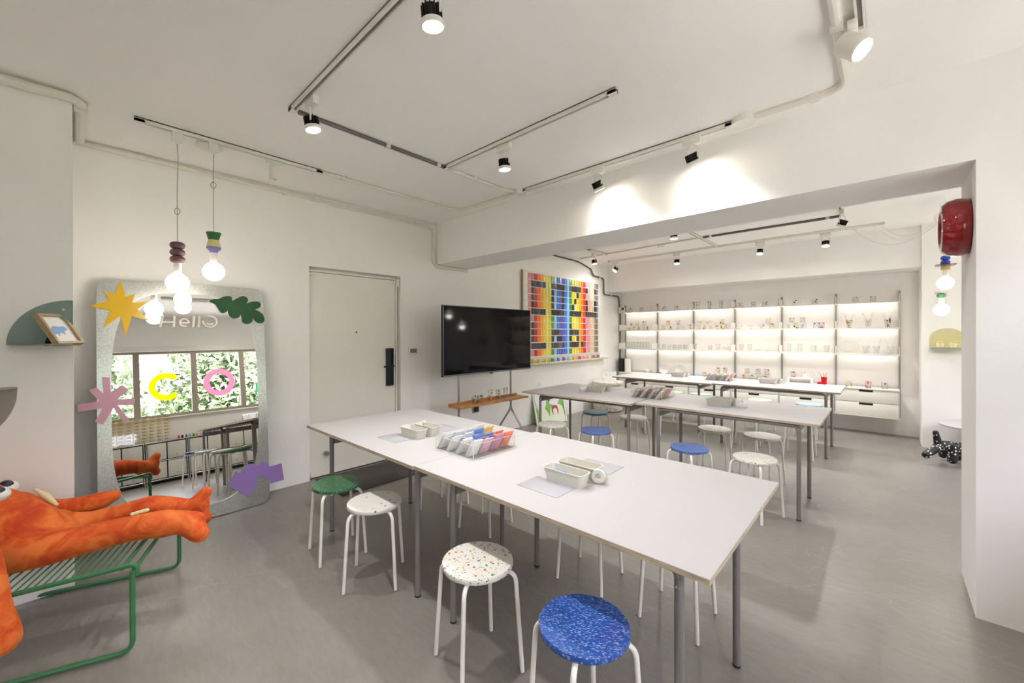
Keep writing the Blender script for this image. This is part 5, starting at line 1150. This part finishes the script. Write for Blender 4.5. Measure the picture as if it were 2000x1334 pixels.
for px, n in ((1836, 'left'), (1862, 'right')):
    q = atY(px, 672, YA-.09); x, y = q.x, YA-.09
    t = thing('face_pot', f'small white face pot with yellow top, {n} one on the arched shelf', 'pot', (x, y, zs2+.002), 0, 'face pots on the arched shelf')
    obj('pot_body', MB().lathe([(0, 0), (.026, 0), (.030, .01), (.031, .045), (0, .045)], (x, y, zs2+.0025), n=20).ball((x-.03, y, zs2+.028), .008, n=8).ball((x+.03, y, zs2+.028), .008, n=8).ball((x, y-.031, zs2+.025), .006, n=8), WPL, t)
    obj('pot_hair', MB().lathe([(0, .045), (.032, .045), (.032, .060), (.026, .066), (0, .066)], (x, y, zs2+.0025), n=20), YL, t)
    obj('drawn_face', MB().box(x-.016, x-.006, y-.0325, y-.030, zs2+.034, zs2+.036).box(x+.006, x+.016, y-.0325, y-.030, zs2+.034, zs2+.036).box(x-.006, x+.006, y-.0325, y-.030, zs2+.015, zs2+.017), BLACK, t)
# speckled dog stool
DOG = speckle('black_speckle', '#17171c', ['#e6e2da', '#d8d4cc', '#f0ece4'], 42, .42, .38, .5)
t = thing('dog_stool', 'black and white speckled dog shaped stool on the floor', 'stool', (.55, 6.85, 0))
def dpt(px, py, d): return atD(px, py, d)
DD = 5.0
base_d = lambda x, y: (Vector((x, y, 0))-CP).dot(FW)
g = Vector((.53, 6.55, 0))
def G_(a, b, z): return g+RT*a+Vector((FW.x, FW.y, 0)).normalized()*b+Vector((0, 0, z))
mb = MB()
d0 = base_d(.53, 6.55)
def W(px, py, db=0): return atD(px, py, d0+db)
def limb(a, b, r1, r2):
    a = Vector(a); b = Vector(b)
    for k in range(9):
        q = a.lerp(b, k/8); rs = bmesh.ops.create_icosphere(mb.bm, subdivisions=2, radius=r1+(r2-r1)*k/8); bmesh.ops.translate(mb.bm, vec=q, verts=rs['verts'])
def fl(v, r): v = Vector(v); v.z = max(v.z, r); return v
limb(W(1835, 857), W(1875, 862, .0), .046, .05)
limb(W(1832, 855), W(1827.5, 834), .038, .028)
A1 = W(1835, 860); limb(A1, fl(W(1809.5, 878), .042), .044, .042)
limb(W(1842, 862, .12), fl(W(1842, 878, .16), .040), .044, .042)
limb(W(1862, 862, -.05), fl(W(1860, 888, -.06), .044), .046, .044)
limb(W(1872, 862, .12), fl(W(1874, 882, .14), .042), .046, .044)
o = obj('dog_body', mb, DOG, t); md = o.modifiers.new('r', 'REMESH'); md.mode = 'VOXEL'; md.voxel_size = .009
ms = o.modifiers.new('s', 'SMOOTH'); ms.factor = .7; ms.iterations = 5
dg = bpy.context.evaluated_depsgraph_get(); me = bpy.data.meshes.new_from_object(o.evaluated_get(dg)); o.modifiers.clear(); o.data = me; me.shade_smooth()
zmin = min(v.co.z for v in me.vertices); me.transform(Matrix.Translation((0, 0, -zmin+.0)))
# white round table partly behind the pier
t = thing('round_side_table', 'white round low table behind the pier, mostly hidden', 'side table', (.9, 6.9, 0))
tcx, tcy, tr, tz = .80, 6.95, .33, .37
obj('tabletop', MB().lathe([(0, tz), (tr, tz), (tr, tz+.018), (0, tz+.018)], (tcx, tcy, 0), n=56), LAM, t)
obj('pedestal', MB().cyl((tcx, tcy, .015), (tcx, tcy, tz), .025), WHT, t); obj('table_base', MB().lathe([(0, 0), (.18, 0), (.18, .012), (0, .018)], (tcx, tcy, 0), n=40), WHT, t)

# ================================================================== CABINETS UNDER THE FRONT WINDOW (seen in the mirror)
CF = mat('cabinet_door_white', '#dcd8d0', .5); cw = .252
cabx = .90
yy = -1.93; k = 0
for u in range(9):
    y0 = -1.95+u*.545
    if y0+.52 > 3.05: break
    t = thing('low_cabinet', f'low white cabinet with four flap doors under the window, {["first","second","third","fourth","fifth","sixth","seventh","eighth","ninth"][u]} from the front wall', 'cabinet', (cabx+.17, y0+.26, 0), 0, 'low cabinets under the window')
    fr_ = MB()
    for y in (y0, y0+.52):
        for x in (cabx+.008, cabx+.36): fr_.cyl((x, y, .0), (x, y, .67), .009, 8)
    for z in (.06, .36, .665):
        for y in (y0, y0+.52): fr_.cyl((cabx+.008, y, z), (cabx+.36, y, z), .009, 8)
        fr_.cyl((cabx+.008, y0, z), (cabx+.008, y0+.52, z), .009, 8)
    obj('chrome_frame', fr_, CHROME, t)
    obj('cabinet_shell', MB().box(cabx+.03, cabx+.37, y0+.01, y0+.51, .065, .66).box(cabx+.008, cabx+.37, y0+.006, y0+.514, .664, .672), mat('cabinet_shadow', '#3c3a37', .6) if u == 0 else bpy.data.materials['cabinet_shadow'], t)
    for a in (0, 1):
        for b in (0, 1):
            ya = y0+.015+a*.252; za = .08+b*.297
            d = obj('cabinet_door', MB().box(cabx+.008, cabx+.03, ya, ya+.235, za, za+.265, .002), CF, t)
            obj('key_hole', MB().cyl((cabx+.004, ya+.1175, za+.05), (cabx+.009, ya+.1175, za+.05), .007, 8), BLACK, d)
    obj('cabinet_top', MB().box(cabx+.0, cabx+.37, y0-.006, y0+.526, .672, .678), mat('cabinet_top_grey', '#a9a49b', .4) if u == 0 else bpy.data.materials['cabinet_top_grey'], t)
# clear small-parts drawers
t = thing('parts_drawer_rack', 'clear acrylic rack of many small drawers with yellow contents on the cabinets', 'storage rack', (cabx+.15, .55, .678))
YB_ = mat('yellow_contents', '#d9b52c', .5); mA, mC, mE = MB(), MB(), MB()
for i in range(12):
    for j in range(8):
        y = -.02+i*.093; z = .682+j*.052
        mE.box(cabx+.06, cabx+.063, y, y+.088, z, z+.002).box(cabx+.06, cabx+.063, y, y+.002, z, z+.048)
        mA.box(cabx+.064, cabx+.066, y+.003, y+.085, z+.003, z+.046)
        mC.box(cabx+.075, cabx+.14, y+.022, y+.065, z+.012, z+.026)
mA.box(cabx+.15, cabx+.154, -.02, 1.096, .68, 1.10)
obj('drawer_front', mA, ACRYL, t, kind='stuff'); obj('drawer_contents', mC, YB_, t, kind='stuff'); obj('drawer_edges', mE, mat('rack_white', '#e6e2da', .5), t, kind='stuff')
for k in range(26):
    y = 1.2+k*.05; c_ = PAL[(k*5) % 8]
    t = tag(obj('paint_pot', MB().lathe([(0, 0), (.016, 0), (.016, .03), (.010, .034), (.014, .05), (0, .05)], (cabx+.08+.03*(k % 2), y, .678), n=10), bpy.data.materials.get('pot_'+c_) or mat('pot_'+c_, c_, .5)), f'small {PALN[(k*5) % 8]} pot in the row on the low cabinets, seen in the mirror', 'pot', 'small coloured pots on the low cabinets')
t = thing('blue_floor_cushion', 'blue round seat seen low in the mirror', 'stool', (-1.0, .35, 0)) if False else None
# blue window film with lettering in the rear room
FB = mat('blue_window_film', '#2c4fa0', .5); wf = XW2+.060
obj('blue_film', MB().box(wf, wf+.002, 3.86, 4.9, .95, 2.1), FB, w2, label='blue window film with white letter b')
m_ = MB().box(wf-.002, wf, 4.62, 4.70, .95, 1.65)
m_.ringplate([(wf-.002, 4.49+.21*math.cos(a), 1.15+.2*math.sin(a)) for a in [2*PI*q/30 for q in range(30)]], [(wf-.002, 4.49+.13*math.cos(a), 1.15+.12*math.sin(a)) for a in [2*PI*q/30 for q in range(30)]], (.002, 0, 0)).lathe([(0, 0), (.05, 0), (.05, .002), (0, .002)], (wf-.002, 4.15, 1.0), 'X', 20)
obj('film_letter', m_, HEL, w2, label='white letter b with a dot on the blue film')
